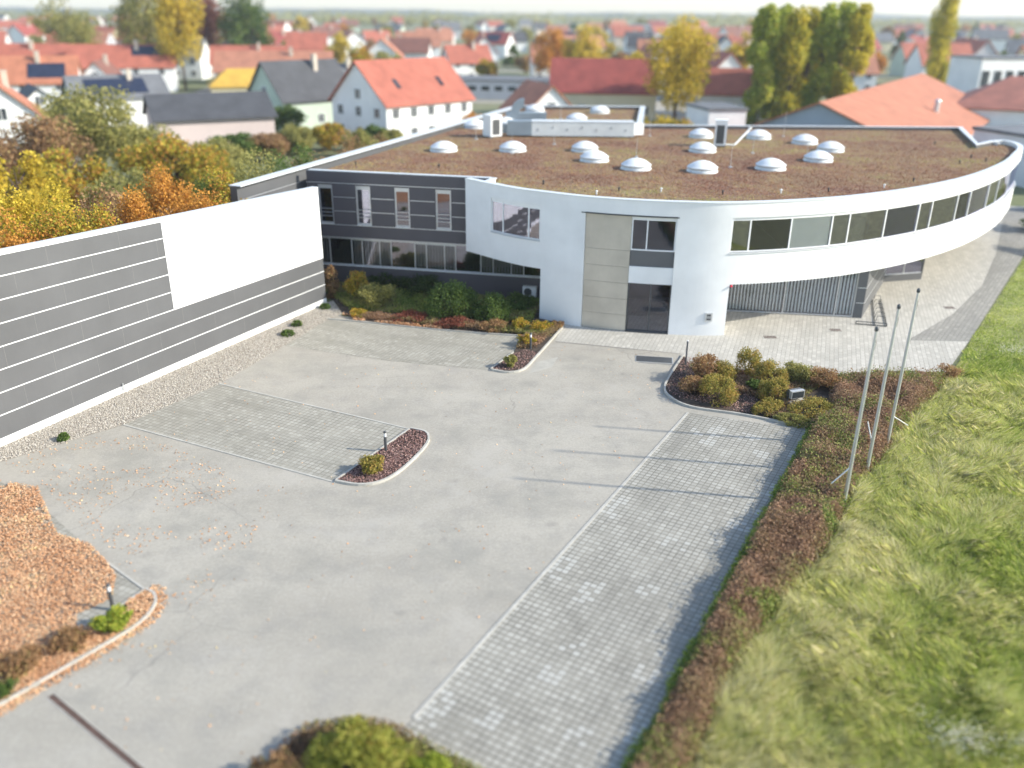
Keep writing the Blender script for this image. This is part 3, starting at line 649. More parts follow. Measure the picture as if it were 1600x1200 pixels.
for zz in (7.22, 6.29, 5.35, 4.41, 3.53):
    if WZ0 < zz < WZ1:
        for a, b in zip(xs[::2], xs[1::2]): fstrip(js, a + .04, b - .04, zz, zz + .045, 0, .014)
    else: fstrip(js, 0, UT, zz, zz + .045, 0, .014)
js.build('cladding_joint', M['alu'], bld)
for i, (a, b) in enumerate(WINS):
    window([fa(a), fa(b)], WZ0, WZ1, [], o=-.05, frame=.10, mat_f='alu', panes=['glass_mirror'], rail=(5.0, 5.25, 5.5), blind=[[.0, .35, 0, 0][i]], box=.16)
muls = [1.29, 2.89, 3.66, 4.9, 5.72, 7.42, 8.23, 9.5, 10.27, 12.02, 12.87, 14.11, 14.96]
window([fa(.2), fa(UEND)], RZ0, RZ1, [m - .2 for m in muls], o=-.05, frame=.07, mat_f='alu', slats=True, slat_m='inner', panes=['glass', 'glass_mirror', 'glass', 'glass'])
# side blade and the long left wall
LB = [px(359, 290.7, 8), px(800, 167, 8)]; LBd = (LB[1] - LB[0]).normalized(); LBn = Vector((LBd.y, -LBd.x, 0))
corner = FA.copy()
bw = MB(); bl0 = Vector(LB[0].to_2d()); bl1 = Vector(LB[1].to_2d())
strip(bw, [bl1, bl0], 0, ZT, -.48, 0); bw.build('side_wall', M['clad'], bld)
js = MB(); 
for zz in (7.1, 6.2, 5.3, 4.4): strip(js, [bl0, bl0 + Vector(LBd.to_2d()) * 7.0], zz, zz + .05, .48, .495)
js.build('cladding_joint', M['alu'], bld)
strip(MB(), [bl1, bl0 - Vector(LBd.to_2d()) * .03], ZT, ZT + .06, -.80, .04).build('roof_edge_cap', M['cap'], bld)
# the rest of the outline: back edge, rear wing
tip = [curve[-1]] + [Vector(px(*q, 8).to_2d()) for q in ((1528, 225), (1503, 199))]
back0 = Vector(px(1003, 195.5, 8).to_2d()); wing = [back0, Vector(px(1008, 166.5, 8).to_2d()), bl1 + Vector((1.2, 1.2))]
ob = [tip[0], tip[1], tip[2], back0]; ow = [wing[0], wing[1], wing[2], bl1]
rw = MB(); strip(rw, ob, 0, ZT, -.35, 0); strip(rw, ow, 0, ZT, -.35, 0); rw.build('rear_wall', M['clad'], bld)
strip(MB(), ob, ZT, ZT + .06, -.42, .03).build('roof_edge_cap', M['cap'], bld); strip(MB(), ow, ZT, ZT + .06, -.55, .03).build('roof_edge_cap', M['cap'], bld)
# grey wing front cap with its short return to the curved wall
rc = fa(12.7); ret = at_s(1.6)
strip(MB(), [FA + Vector((.2, 0)), rc], ZT, ZT + .055, -.32, .03).build('roof_edge_cap', M['cap'], bld)
strip(MB(), [rc + Vector((.1, .1)), ret], 6.6, ZT, -.25, 0).build('return_wall', M['white'], bld)
strip(MB(), [rc + Vector((.13, .15)), ret], ZT, ZT + .055, -.32, .03).build('roof_edge_cap', M['cap'], bld)
# roof deck with its planting, floor slab, soffit
inner_curve = [p for p in offset_path(sub(1.6, SEND), -.40)]
roof_poly = [FA + Vector((.3, .15)), rc + Vector((0, .1))] + inner_curve + [p for p in offset_path(ob, -.3)][1:3] + [back0 + Vector((-.2, -.25))] + [wing[1] + Vector((-.5, -.3)), wing[2] + Vector((.2, -.6)), bl1 + Vector((.6, -.5))]
rp = [(p.x, p.y) for p in roof_poly]
def slab(name, poly, z0, z1, m):
    me = bpy.data.meshes.new(name); a = sum(p[0] * q[1] - q[0] * p[1] for p, q in zip(poly, poly[1:] + poly[:1])); poly = poly if a > 0 else poly[::-1]; n = len(poly)
    me.from_pydata([(p[0], p[1], z0) for p in poly] + [(p[0], p[1], z1) for p in poly], [], [tuple(reversed(range(n))), tuple(range(n, 2 * n))] + [(i, (i + 1) % n, n + (i + 1) % n, n + i) for i in range(n)])
    me.update(); me.materials.append(m); return link(name, me, bld)
slab('green_roof', rp, 7.3, ZR, M['sedum'])
soff = [FA + Vector((.3, .2)), fa(12.4) + Vector((0, .1))] + [p for p in offset_path(sub(.4, SEND), -.2)] + [p for p in offset_path(ob, -.2)][1:3] + [back0 + Vector((0, -.2)), FA + Vector((8, 27))]
slab('floor_slab', [(p.x, p.y) for p in soff], 3.34, 3.6, M['white'])
# roof planting: low tufts all over
P = scatter(rp, 150000); k = rng.random(len(P)) < np.clip((62 / P[:, 1]) ** 1.5, 0, 1); P = P[k]
tt = -.22 + .85 * vnoise(P, 4.2, 61) + .60 * vnoise(P, 1.2, 62) + .12 * rng.normal(size=len(P)); V, Fc = leaf_quads(np.c_[P, ZR + .0 + .04 * rng.random(len(P))], .09, flat=.3)
tag(link('sedum_mat', np_mesh('sedum_mat', V, Fc, M['sedum_tuft'], {'tint': np.repeat(np.clip(tt, 0, 1), 4)}), bld), kind='stuff')
# greener strip along the duct
q = np.stack([rng.uniform(2, 14.5, 5200), 79.0 + rng.normal(size=5200) * .7], 1); me = grass_blades(q, np.full(5200, .3) * vnoise(q, 1.2, 71), np.full(5200, .03), .12 + .3 * rng.random(5200), rng.random(5200) * 6.28, 'roof_grass')
tag(link('roof_grass', me, bld), kind='stuff')
# ground floor on the right, set back under the overhang
gp = [at_s(sB - .3) + Vector((-.1, .3)), Vector((13.2, 53.95))]
G = [Vector((13.2, 53.95)), Vector((21.9, 52.92)), Vector((22.45, 52.85)), Vector((27.1, 61.1)), Vector((30.2, 61.9)), Vector((35.5, 76)), Vector((41, 86.5))]
ig = MB(); strip(ig, gp, 0, 3.34, -.3, 0); ig.build('inner_wall', M['white'], bld)
gw = MB(); strip(gw, [G[1], G[2], G[3]], 0, 3.34, -.3, 0); strip(gw, [G[4], G[5], G[6]], 0, 3.34, -.3, 0); strip(gw, [G[0], G[1]], 3.1, 3.34, -.3, 0); strip(gw, [G[3], G[4]], 0, .5, -.3, 0); gw.build('recessed_wall', M['clad'], bld)
js = MB()
for zz in (1.0, 2.0): strip(js, [G[1] + (G[2] - G[1]) * .1, G[2], G[3]], zz, zz + .045, 0, .014)
js.build('cladding_joint', M['alu'], bld)
window([G[0], G[1]], .05, 3.1, [4.35, 7.6], o=-.05, frame=.08, mat_f='alu', slats=True, sill=False)
window([G[3], G[4]], .5, 3.34, [1.6], o=-.05, frame=.07, mat_f='alu', sill=False, glassm='glass_mirror')
# partitions inside, seen through the panes
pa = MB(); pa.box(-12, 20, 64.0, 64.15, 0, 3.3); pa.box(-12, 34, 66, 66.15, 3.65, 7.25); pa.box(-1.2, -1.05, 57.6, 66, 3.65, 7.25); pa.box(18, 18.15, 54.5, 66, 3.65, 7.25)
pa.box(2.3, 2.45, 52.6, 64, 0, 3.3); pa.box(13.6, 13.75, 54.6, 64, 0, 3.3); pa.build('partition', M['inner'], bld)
# tower's left return down to the facade
tl = at_s(sA); strip(MB(), [fa(UEND) + Vector((.15, 0)), tl + Vector((.1, .25))], 0, 3.34, -.3, .02).build('return_wall', M['white'], bld)
# intercom and letter box by the entrance, red lamp at the corner of the overhang
ip = at_s(s_px(1107, 1.2)); itn = (at_s(s_px(1107, 1.2) + .2) - ip).normalized(); io = Vector((itn.y, -itn.x))
def wallbox(name, c, t, o, wdt, z0, z1, d0, d1, m, parent):
    a, b = c - t * wdt / 2, c + t * wdt / 2
    return MB().hexa([(*(a + o * d0), z0), (*(b + o * d0), z0), (*(b + o * d1), z0), (*(a + o * d1), z0)], [(*(a + o * d0), z1), (*(b + o * d0), z1), (*(b + o * d1), z1), (*(a + o * d1), z1)]).build(name, m, parent)
ic = wallbox('letter_box', ip, itn, io, .46, .92, 1.46, -.01, .06, M['alu'], bld)
wallbox('speaker_panel', ip, itn, io, .24, 1.24, 1.38, .06, .07, M['darkgrey'], ic); wallbox('mail_slot', ip, itn, io, .26, 1.02, 1.10, .06, .072, M['black'], ic); wallbox('mail_slot', ip, itn, io, .26, 1.14, 1.18, .06, .072, M['darkgrey'], ic)
m_red, _, b_ = mat('red_plastic'); b_.inputs['Base Color'].default_value = (.75, .02, .06, 1)
rp_ = at_s(sB); MB().lathe((rp_.x + .1, rp_.y - .06, 3.12), [(0, -.07), (.06, -.05), (.075, 0), (.06, .05), (0, .07)], 10).build('alarm_lamp', m_red, bld)
# domed rooflights
def skylight(x, y, r=1.04):
    c = (0, 0, 0); k = MB().lathe(c, [(r + .05, 0), (r + .05, .10), (r - .02, .13), (r - .02, .28), (r + .03, .28), (r + .03, .34), (r - .05, .34)], 32).build('skylight', M['duct_white'], bld, (x, y, ZR))
    MB().lathe(c, [(r + .02, .342)] + [(r * (1 - i / 9), .35 + .42 * (1 - (1 - i / 9) ** 2.1)) for i in range(9)] + [(0.001, .77)], 32).build('dome', M['dome'], k)
    return k
SK = [(692, 240), (801, 240), (915, 240), (930, 256), (996, 269), (1101, 273), (1209, 269), (1101, 241), (1098, 218), (1189, 220), (1262, 228), (1303, 240), (1284, 256), (938, 179), (836, 177), (902, 192), (742, 203), (790, 199)]
first = None
for q in SK:
    p = px(q[0], q[1] - 1.5, ZR) + Vector((0, .9, 0))
    if first is None: first = skylight(p.x, p.y)
    else:
        c = copy_tree(first, bld); c.location = (p.x, p.y, ZR)
# lightning rods, lead holders
for q in ((744, 218), (866, 226), (876, 186), (1015, 213), (1141, 262), (1176, 240), (1224, 214), (1260, 246), (994, 246), (800, 240)):
    p = px(*q, ZR); MB().tube((0, 0, 0), (0, 0, 2.2 if q[1] < 230 else 1.5), .018, .010, 6).tube((0, 0, 0), (0, 0, .08), .14, .14, 10).build('lightning_rod', M['alu'], bld, (p.x, p.y, ZR))
for x, y, wt in ((932, 304, 1), (967, 299, 0), (1033, 300, 1), (1129, 304, 0), (1220, 302, 1), (1294, 300, 0), (1381, 294, 1), (1427, 284, 0), (849, 288, 0), (556, 258, 0), (686, 262, 0), (1499, 256, 0), (1517, 247, 0), (1460, 226, 0), (1540, 253, 0)):
    p = px(x, y, ZR); m = MB().tube((0, 0, 0), (0, 0, .2), .045, .045, 8); m.lathe((0, 0, .2), [(.085, 0), (.075, .04), (.0, .08)], 8)
    m.build('roof_vent', M['white_trim' if wt else 'black'], bld, (p.x, p.y, ZR))

# things on the roof and on the walls
def ac_unit(name, label, w_, d_, h_, loc, rz, grille='side', legs=True):
    t = tag(empty(name, loc, rz), label, 'air conditioner'); z0 = .12 if legs else 0
    MB().box(-w_ / 2, w_ / 2, -d_ / 2, d_ / 2, z0, z0 + h_).box(-w_ / 2 - .02, w_ / 2 + .02, -d_ / 2 - .02, d_ / 2 + .02, z0 + h_, z0 + h_ + .04).build('casing', M['white_trim'], t)
    g = MB().box(-w_ * .36, w_ * .30, -d_ / 2 - .012, -d_ / 2 - .002, z0 + h_ * .08, z0 + h_ * .82); g.build('grille', M['darkgrey'], t)
    b = MB()
    n = max(5, int(h_ / .14))
    for i in range(n): zz = z0 + h_ * (.10 + .70 * i / n); b.box(-w_ * .36, w_ * .30, -d_ / 2 - .03, -d_ / 2 - .013, zz, zz + .02)
    b.build('louvre', M['clad'], t)
    if legs:
        for sx in (-1, 1): MB().box(sx * w_ * .4 - .05, sx * w_ * .4 + .05, -d_ / 2, d_ / 2, 0, z0).build('foot', M['darkgrey'], t)
    return t
a = px(769, 216, ZR); ac_unit('air_conditioner', 'tall white air conditioning unit with dark grille beside the roof duct', 1.2, 1.2, 1.75, (a.x, a.y + .7, ZR), R(38))
a = px(1126, 230, ZR); acr = ac_unit('air_conditioner', 'slim pale air conditioning unit with bent white pipe among the roof domes', .95, 1.1, 2.0, (a.x, a.y + .5, ZR), R(-12))
MB().tube((.5, .2, .12), (1.2, .2, .12), .07).tube((1.2, .2, .12), (2.4, 1.6, 1.3), .08).tube((2.4, 1.6, 1.3), (2.4, 1.6, 1.45), .14).build('pipe', M['white_trim'], acr)
fa_ac = fa(15.45); t = tag(empty('air_conditioner', (fa_ac.x, fa_ac.y, .35), math.atan2(fu.y, fu.x)), 'small white outdoor unit with round fan on the dark grey wing', 'air conditioner')
MB().box(-.46, .46, -.42, -.06, .0, .68).build('casing', M['white_trim'], t)
MB().tube((-.1, -.42, .34), (-.1, -.445, .34), .26, .26, 24).build('fan_grille', M['darkgrey'], t)
for sx in (-.3, .3): MB().box(sx - .02, sx + .02, -.42, .0, -.06, 0.0).build('bracket', M['alu'], t)
# ventilation duct
d0, d1, d2 = px(862, 216, ZR), px(895, 216, ZR), px(992, 218, ZR); d00 = px(792, 214, ZR)
t = tag(empty('ventilation_duct', (d00.x, d00.y, ZR)), 'long low box duct of grey and pale sheet metal lying across the planted roof', 'ventilation duct')
o0 = Vector(d00.to_2d())
def rel(p): return Vector(p.to_2d()) - o0
xe = rel(d2).x; xm = rel(px(831, 216, ZR)).x
MB().box(.0, xm - .004, .0, 1.2, .15, 1.35).build('sheet_section', M['duct'], t)
lag = MB().box(xm, xe, .02, 1.35, .12, 1.33); lag.build('lagged_section', M['duct_white'], t)
MB().box(xm - .02, xe + .02, -.02, 1.4, 1.334, 1.37).build('cover', M['cap'], t)
MB().prism([(xe + .003, .1), (xe + .9, .5), (xe + .9, .9), (xe + .003, 1.3)], .25, 1.2).build('end_hood', M['white_trim'], t)
for i in range(7):
    x = xm + (xe - xm) * (i + .4) / 7; MB().box(x, x + .05, -.012, .018, .55 + .2 * (i % 2), .75 + .2 * (i % 2)).build('fastener', M['darkgrey'], t)
el = MB(); cx_, cz = 1.2, 0.5
MB().box(-1.9, .0 - .004, .5, 1.2, .25, 1.0).build('branch_section', M['duct'], t)
arc = [(1.0 + 0, 0)]
el = MB(); n = 10
for i in range(n):
    a0, a1 = math.pi / 2 * i / n, math.pi / 2 * (i + 1) / n
    f = lambda r, a: (1.6 - r * math.cos(a), 1.372 - .3 + r * math.sin(a) * 1.0)
    q = [f(.5, a0), f(1.3, a0), f(1.3, a1), f(.5, a1)]
    el.hexa([(x, 9.6, z) for x, z in q], [(x, 10.4, z) for x, z in q])
el.build('elbow', M['duct'], t)
MB().box(-.2, 3.8, 9.5, 10.5, .1, 1.07).build('rear_section', M['duct'], t)

# ---------------------------------------------------------------- the long screen wall on the left
sw = tag(empty('screen_wall', (WN0.x, WN0.y, 0), math.atan2(WD.y, WD.x)), 'long grey clad wall with pale joint lines and a blank white board', 'wall')
SL = (WF - WN0).length; UN = 9.0
def wz(u): return 8.42 + (7.60 - 8.42) * (u - UN) / (SL - UN)      # its top, a little lower at the far end
def wall_piece(name, u0, u1, f0, f1, d0, d1, m, dz0=0, dz1=0):
    """f: share of the height; d: out towards the lot (negative y)"""
    zz = lambda u, f: .38 + (wz(u) - .38) * f
    mb = MB(); n = 2
    b = [(u0, -d0, zz(u0, f0) + dz0), (u1, -d0, zz(u1, f0) + dz0), (u1, -d1, zz(u1, f0) + dz0), (u0, -d1, zz(u0, f0) + dz0)]
    t_ = [(u0, -d0, zz(u0, f1) + dz1), (u1, -d0, zz(u1, f1) + dz1), (u1, -d1, zz(u1, f1) + dz1), (u0, -d1, zz(u0, f1) + dz1)]
    return mb.hexa([b[3], b[2], b[1], b[0]], [t_[3], t_[2], t_[1], t_[0]]).build(name, m, sw)
wall_piece('cladding', 0, SL, 0, 1, -.38, 0, M['clad'])
MB().box(0, SL + .01, -.025, .40, -.1, .375).build('plinth', M['white'], sw)
wall_piece('cap', -.02, SL + .05, 1, 1, -.41, .03, M['cap'], .002, .07)
# where the board begins
def u_of(x, y, z): p = px(x, y, z); return (Vector(p.to_2d()) - Vector(WN0.to_2d())).dot(Vector(WD.to_2d()))
def u_hit(x, y):
    a, b = (x - 800) / F, (600 - y) / F; a, b = a * _c - b * _s, a * _s + b * _c; d = Vector((a, b * sp + cp, b * cp - sp)); n = Vector((WD.y, -WD.x, 0)); tt = (WN0 - Vector((0, 0, H))).dot(n) / d.dot(n); p = Vector((0, 0, H)) + d * tt
    return (p - WN0).dot(WD), p.z
ub = u_hit(263, 428)[0]
wall_piece('white_board', ub, SL + .012, .375, 1, .002, .022, M['white'], 0, 0)
sj = MB()
for k in range(1, 8):
    f = k / 8; u1 = ub - .01 if f > .375 else SL
    zz = lambda u: .38 + (wz(u) - .38) * f
    sj.hexa([(0, -.014, zz(0)), (u1, -.014, zz(u1)), (u1, -.001, zz(u1)), (0, -.001, zz(0))], [(0, -.014, zz(0) + .045), (u1, -.014, zz(u1) + .045), (u1, -.001, zz(u1) + .045), (0, -.001, zz(0) + .045)])
sj.hexa([(0, -.018, wz(0) - .10), (ub - .01, -.018, wz(ub) - .10), (ub - .01, -.001, wz(ub) - .10), (0, -.001, wz(0) - .10)], [(0, -.018, wz(0)), (ub - .01, -.018, wz(ub)), (ub - .01, -.001, wz(ub)), (0, -.001, wz(0))])
sj.build('cladding_joint', M['white_trim'], sw)
ss = MB()
for k in range(8):
    u = 1.2 + (k * 1.7) % 3.9
    while u < SL:
        if not (u > ub and k >= 3):
            f0, f1 = k / 8, (k + 1) / 8; z0, z1 = .38 + (wz(u) - .38) * f0 + .06, .38 + (wz(u) - .38) * f1
            ss.box(u, u + .012, -.004, -.001, z0, z1)
        u += 3.9
ss.build('panel_seam', M['seam'], sw)
MB().tube((u_hit(194, 622)[0], -.1, .1), (u_hit(194, 622)[0], -.1, .55), .03).build('tap', M['alu'], sw)

# ---------------------------------------------------------------- poles, bollards, small fittings
def flagpole(base, top_h, stay, label):
    t = tag(empty('flagpole', (base.x, base.y, 0)), label, 'flagpole', 'flagpoles beside the paved stalls')
    MB().tube((0, 0, 0), (0, 0, top_h * .72), .075, .062, 14).tube((0, 0, top_h * .72), (0, 0, top_h), .062, .045, 14).build('pole', M['alu'], t)
    MB().lathe((0, 0, top_h), [(.05, 0), (.075, .03), (.075, .14), (.03, .19), (0, .2)], 12).build('cap', M['darkgrey'], t)
    MB().tube((.05, 0, top_h - .75), (.05, 0, top_h - .35), .02, .02, 6).build('halyard_cleat', M['black'], t)
    MB().tube((0, 0, stay[0]), stay[1], .028, .022, 8).build('stay_rod', M['alu'], t)
    return t
flagpole(px(1318, 790), 7.38, (1.75, (-.75, -.25, 1.15)), 'aluminium flagpole nearest the paved stalls, its thin rod slanting towards them')
flagpole(px(1353, 742), 7.42, (1.5, (-.2, .35, 2.35)), 'aluminium flagpole standing between the two others, its thin rod pointing upwards')
flagpole(px(1385, 700), 7.32, (1.6, (.85, .2, 1.05)), 'aluminium flagpole nearest the forecourt, its thin rod slanting towards the meadow')
def bollard(p, label, h=1.0, lit=True):
    t = tag(empty('bollard_light', (p.x, p.y, .02)), label, 'bollard light', 'bollard lights')
    MB().tube((0, 0, 0), (0, 0, h * .74), .065, .065, 14).build('post', M['darkgrey'], t)
    MB().tube((0, 0, h * .74), (0, 0, h * .92), .055, .055, 14).build('lens', M['dome'], t)
    MB().lathe((0, 0, h * .92), [(.0, 0), (.07, 0), (.07, .07), (.0, .085)], 14).build('cap', M['darkgrey'], t)
bollard(px(177, 953), 'dark bollard light beside the bright green shrub and leaf pile')
bollard(px(603, 706), 'dark bollard light in the bark island between the paved stalls')
bollard(px(829, 546), 'dark bollard light among orange shrubs beside the entrance kerb')
t = tag(empty('marker_post', tuple(px(858, 500))), 'short dark marker post at the foot of the white wall', 'post'); MB().tube((0, 0, 0), (0, 0, .85), .06, .06, 10).build('post', M['darkgrey'], t); MB().lathe((0, 0, .85), [(.062, 0), (.05, .04), (0, .05)], 10).build('cap', M['black'], t)
t = tag(empty('sign_post', tuple(px(1071, 571))), 'slim grey steel post at the corner of the shrub bed by the entrance', 'post'); MB().tube((0, 0, 0), (0, 0, 1.45), .05, .05, 10).build('post', M['clad'], t); MB().lathe((0, 0, 1.45), [(.05, 0), (.04, .03), (0, .035)], 10).build('cap', M['alu'], t); MB().tube((0, 0, 0), (0, 0, .02), .13, .13, 12).build('base_plate', M['alu'], t)
fl = px(1238, 632); t = tag(empty('floodlight', (fl.x, fl.y, .05), R(20)), 'grey floodlight on a concrete block among the clipped shrubs', 'floodlight')
MB().box(-.42, .42, -.3, .3, 0, .3).build('concrete_base', M['concrete'], t)
MB().tube((-.34, 0, .62), (.34, 0, .62), .20, .20, 18).build('housing', M['clad'], t); MB().box(-.38, .38, -.32, -.12, .42, .82).build('lamp_head', M['alu'], t); MB().box(-.33, .33, -.335, -.321, .46, .78).build('lens', M['pane'], t)
for sx in (-.4, .4): MB().box(sx - .02, sx + .02, -.06, .06, .3, .66).build('bracket', M['darkgrey'], t)
# bicycle stand on the forecourt
q = [px(1337, 507), px(1385, 511), px(1375, 470), px(1363, 470)]
t = tag(empty('bicycle_stand', (q[0].x, q[0].y, .01)), 'low bent steel bicycle stand on the sunlit forecourt', 'bicycle stand'); r_ = lambda p, z=.0: (p.x - q[0].x, p.y - q[0].y, z)
MB().tube(r_(q[0], .05), r_(q[1], .05), .03).tube(r_(q[0], .22), r_(q[1], .22), .03).tube(r_(q[0], .05), r_(q[0], .22), .03).tube(r_(q[1], .05), r_(q[1], .22), .03).build('rail', M['darkgrey'], t)
e = q[2]; m = MB().tube(r_(q[1], .05), r_(e, .05), .03).tube(r_(q[0].lerp(q[1], .62), .05), r_(q[3], .05), .03)
m.build('side_rail', M['darkgrey'], t)
for k in range(6):
    f = (k + .5) / 6; a, b = q[1].lerp(e, f), q[0].lerp(q[1], .62).lerp(q[3], f); c = a.lerp(b, .5)
    MB().tube(r_(a, .05), r_(a.lerp(c, .3), .5), .018).tube(r_(a.lerp(c, .3), .5), r_(b.lerp(c, .3), .5), .018).tube(r_(b.lerp(c, .3), .5), r_(b, .05), .018).build('wheel_hoop', M['darkgrey'], t)
def cover(x, y, label, w_=.7, d_=.5, rz=0.0):
    p = px(x, y); t = tag(empty('drain_cover', (p.x, p.y, .0), rz), label, 'drain cover')
    MB().box(-w_ / 2, w_ / 2, -d_ / 2, d_ / 2, .0, .020).build('frame', M['concrete'], t); b = MB()
    for i in range(6): yy = -d_ * .4 + d_ * .8 * i / 6; b.box(-w_ * .42, w_ * .42, yy, yy + d_ * .07, .021, .026)
    b.build('grate', M['rust'], t)
cover(1203, 527, 'dark drain cover in the pale paving in front of the overhang', .9, .55)
cover(1305, 516, 'light drain cover in the pale paving beside the bicycle stand', .8, .6)
cover(1483, 481, 'drain cover in the forecourt paving closest to the meadow edge', .8, .6)
p = px(1022, 562); t = tag(empty('entrance_grating', (p.x, p.y, 0), R(-8)), 'dark steel grating sunk into the asphalt before the entrance', 'grating')
MB().box(-1.05, 1.05, -.45, .45, 0, .018).build('frame', M['alu'], t); b = MB(); b.box(-1.0, 1.0, -.42, .42, .018, .021); b.build('mat', M['darkgrey'], t)
c0, c1 = px(79, 1087), px(245, 1225); cd = (c1 - c0); t = tag(empty('channel_drain', (c0.x, c0.y, 0), math.atan2(cd.y, cd.x)), 'long rusty channel drain running across the grey asphalt', 'drain')
MB().box(0, cd.length, -.11, -.085, 0, .016).box(0, cd.length, .085, .11, 0, .016).build('frame', M['concrete'], t); g = MB(); g.box(0, cd.length, -.084, .084, 0, .010)
i = 0.02
while i < cd.length: g.box(i, i + .02, -.08, .08, .0101, .016); i += .05
g.build('grate', M['rust'], t)

# ---------------------------------------------------------------- shrubs, hedges, trees
def crown_points(n, kind, g):
    """points through a crown of unit half-width and unit height (z 0..1), gathered in clumps"""
    if kind == 'column':
        K = 34; z = g.random(K); r = .62 * np.sin(np.pi * np.clip(z * .80 + .16, 0, 1)) ** .7 + .05; a = g.random(K) * 6.283; rr_ = r * np.sqrt(g.random(K)) * .9
        C = np.c_[np.cos(a) * rr_, np.sin(a) * rr_, .03 + z * .94]; Rb = np.c_[np.full(K, .34), np.full(K, .34), np.full(K, .11)]
    elif kind == 'cone':
        K = 40; z = g.random(K) ** 1.3; r = (1 - z) * .78 + .04; a = g.random(K) * 6.283
        C = np.c_[np.cos(a) * r * .8, np.sin(a) * r * .8, .04 + z * .9]; Rb = np.c_[.12 + .25 * (1 - z), .12 + .25 * (1 - z), np.full(K, .08)]
    elif kind == 'dome':                                # clipped shrub
        K = 46; d = g.normal(size=(K, 3)); d[:, 2] = np.abs(d[:, 2]); d /= np.linalg.norm(d, axis=1, keepdims=True)
        C = d * np.array([.80, .80, .72]) * (.82 + .18 * g.random((K, 1))) + np.array([0, 0, .12]); C[:, 2] *= 1.0; Rb = np.full((K, 3), .24)
    elif kind == 'loose':
        K = 30; d = g.normal(size=(K, 3)); d /= np.linalg.norm(d, axis=1, keepdims=True)
        C = d * np.array([.72, .72, .42]) * (g.random((K, 1)) ** .45) + np.array([0, 0, .5]); Rb = np.c_[.2 + .2 * g.random(K), .2 + .2 * g.random(K), .10 + .12 * g.random(K)]
    else:                                               # round, broad
        K = 38; d = g.normal(size=(K, 3)); d /= np.linalg.norm(d, axis=1, keepdims=True)
        C = d * np.array([.74, .74, .40]) * (g.random((K, 1)) ** .38) + np.array([0, 0, .52]); Rb = np.c_[.22 + .16 * g.random(K), .22 + .16 * g.random(K), .11 + .08 * g.random(K)]
    i = g.integers(0, K, n); d = g.normal(size=(n, 3)); d /= np.linalg.norm(d, axis=1, keepdims=True)
    P = C[i] + d * Rb[i] * (g.random((n, 1)) ** .45); P[:, 2] = np.clip(P[:, 2], .0, 1.05); return P
_crowns = {}
def crown_mesh(kind, n, leaf, h, r, var=0):
    key = (kind, n, round(leaf, 2), round(h / r, 1), var)
    if key not in _crowns:
        g = np.random.default_rng(100 + len(_crowns)); P = crown_points(n, kind, g) * np.array([r, r, h]); V, Fc = leaf_quads(P, leaf, g)
        V /= np.array([r, r, h]); _crowns[key] = np_mesh('crown', V, Fc, M['f_green'])
    return _crowns[key]
_trunks = {}
def trunk_mesh(kind, bush):
    key = (kind, bush)
    if key not in _trunks:
        m = MB(); g = random.Random(5)
        if bush:
            for i in range(7): a = i * .9; m.tube((.06 * math.cos(a), .06 * math.sin(a), 0), (.55 * math.cos(a), .55 * math.sin(a), .5 + .3 * g.random()), .035, .012, 5, False)
        else:
            m.tube((0, 0, 0), (0, 0, .45), .10, .07, 8, False).tube((0, 0, .45), (0, 0, .92), .07, .015, 8, False)
            for i in range(9): a = i * 2.4; z = .28 + .055 * i; m.tube((0, 0, z), (.62 * math.cos(a), .62 * math.sin(a), z + .2), .035, .008, 5, False)
        me = bpy.data.meshes.new('trunk'); me.from_pydata(m.v, [], m.f); me.update(); me.materials.append(M['bark']); _trunks[key] = me
    return _trunks[key]
def plant(name, label, cat, loc, h, r, kind, m, n=3000, leaf=.3, group=None, z0=0.12, bush=False, var=0, squash=1.0, rz=None, parts=True):
    """a tree or shrub: trunk or stems and a crown of leaves"""
    t = tag(empty(name, (loc[0], loc[1], loc[2] if len(loc) > 2 else 0), rnd.random() * 6.28 if rz is None else rz), label, cat, group)
    c = link('crown' if not bush else 'foliage', crown_mesh(kind, n, leaf, h * (1 - z0), r, var), t, (0, 0, h * z0)); c.scale = (r, r * squash, h * (1 - z0))
    c.material_slots[0].link = 'OBJECT'; c.material_slots[0].material = M[m]
    if parts:
        k = link('trunk' if not bush else 'stems', trunk_mesh(kind, bush), t); k.scale = (r * (.8 if bush else .45), r * (.8 if bush else .45), h * .9)
    return t
def shrub(label, x, y, h, r, m, kind='dome', n=2600, leaf=.09, z=0.0, **kw):
    p = px(x, y, z); return plant('shrub', label, 'shrub', (p.x, p.y, 0), h, r, kind, m, n, leaf, bush=True, z0=kw.pop('z0', .03), **kw)
# bed at the entrance: clipped domes
G1 = 'clipped shrubs in the entrance bed'
shrub('tall clipped olive shrub, hindmost of those in the entrance bed', 1167, 584, 1.6, .85, 'f_box', n=3600, leaf=.08, group=G1, var=1)
shrub('small flat topped clipped shrub in front of the russet hedge', 1127, 596, 1.25, .85, 'f_box', n=3200, leaf=.08, group=G1, var=2)
shrub('large round clipped shrub with orange tips nearest the asphalt kerb', 1120, 626, 1.5, 1.2, 'f_box', n=5200, leaf=.08, group=G1, var=3)
shrub('clipped shrub with a bright green side in the middle of the entrance bed', 1200, 602, 1.45, 1.1, 'f_box', n=4600, leaf=.08, group=G1, var=4)
shrub('round clipped shrub right behind the grey floodlight', 1211, 625, 1.3, 1.0, 'f_box', n=4200, leaf=.08, group=G1, var=5)
shrub('russet brown loose shrub along the forecourt side of the entrance bed', 1098, 593, 1.4, 1.25, 'f_rust', 'loose', 3800, .09, var=1)
shrub('low brown loose shrub between kerb and the large clipped shrub', 1082, 614, .95, 1.0, 'f_rust', 'loose', 2600, .09, var=2)
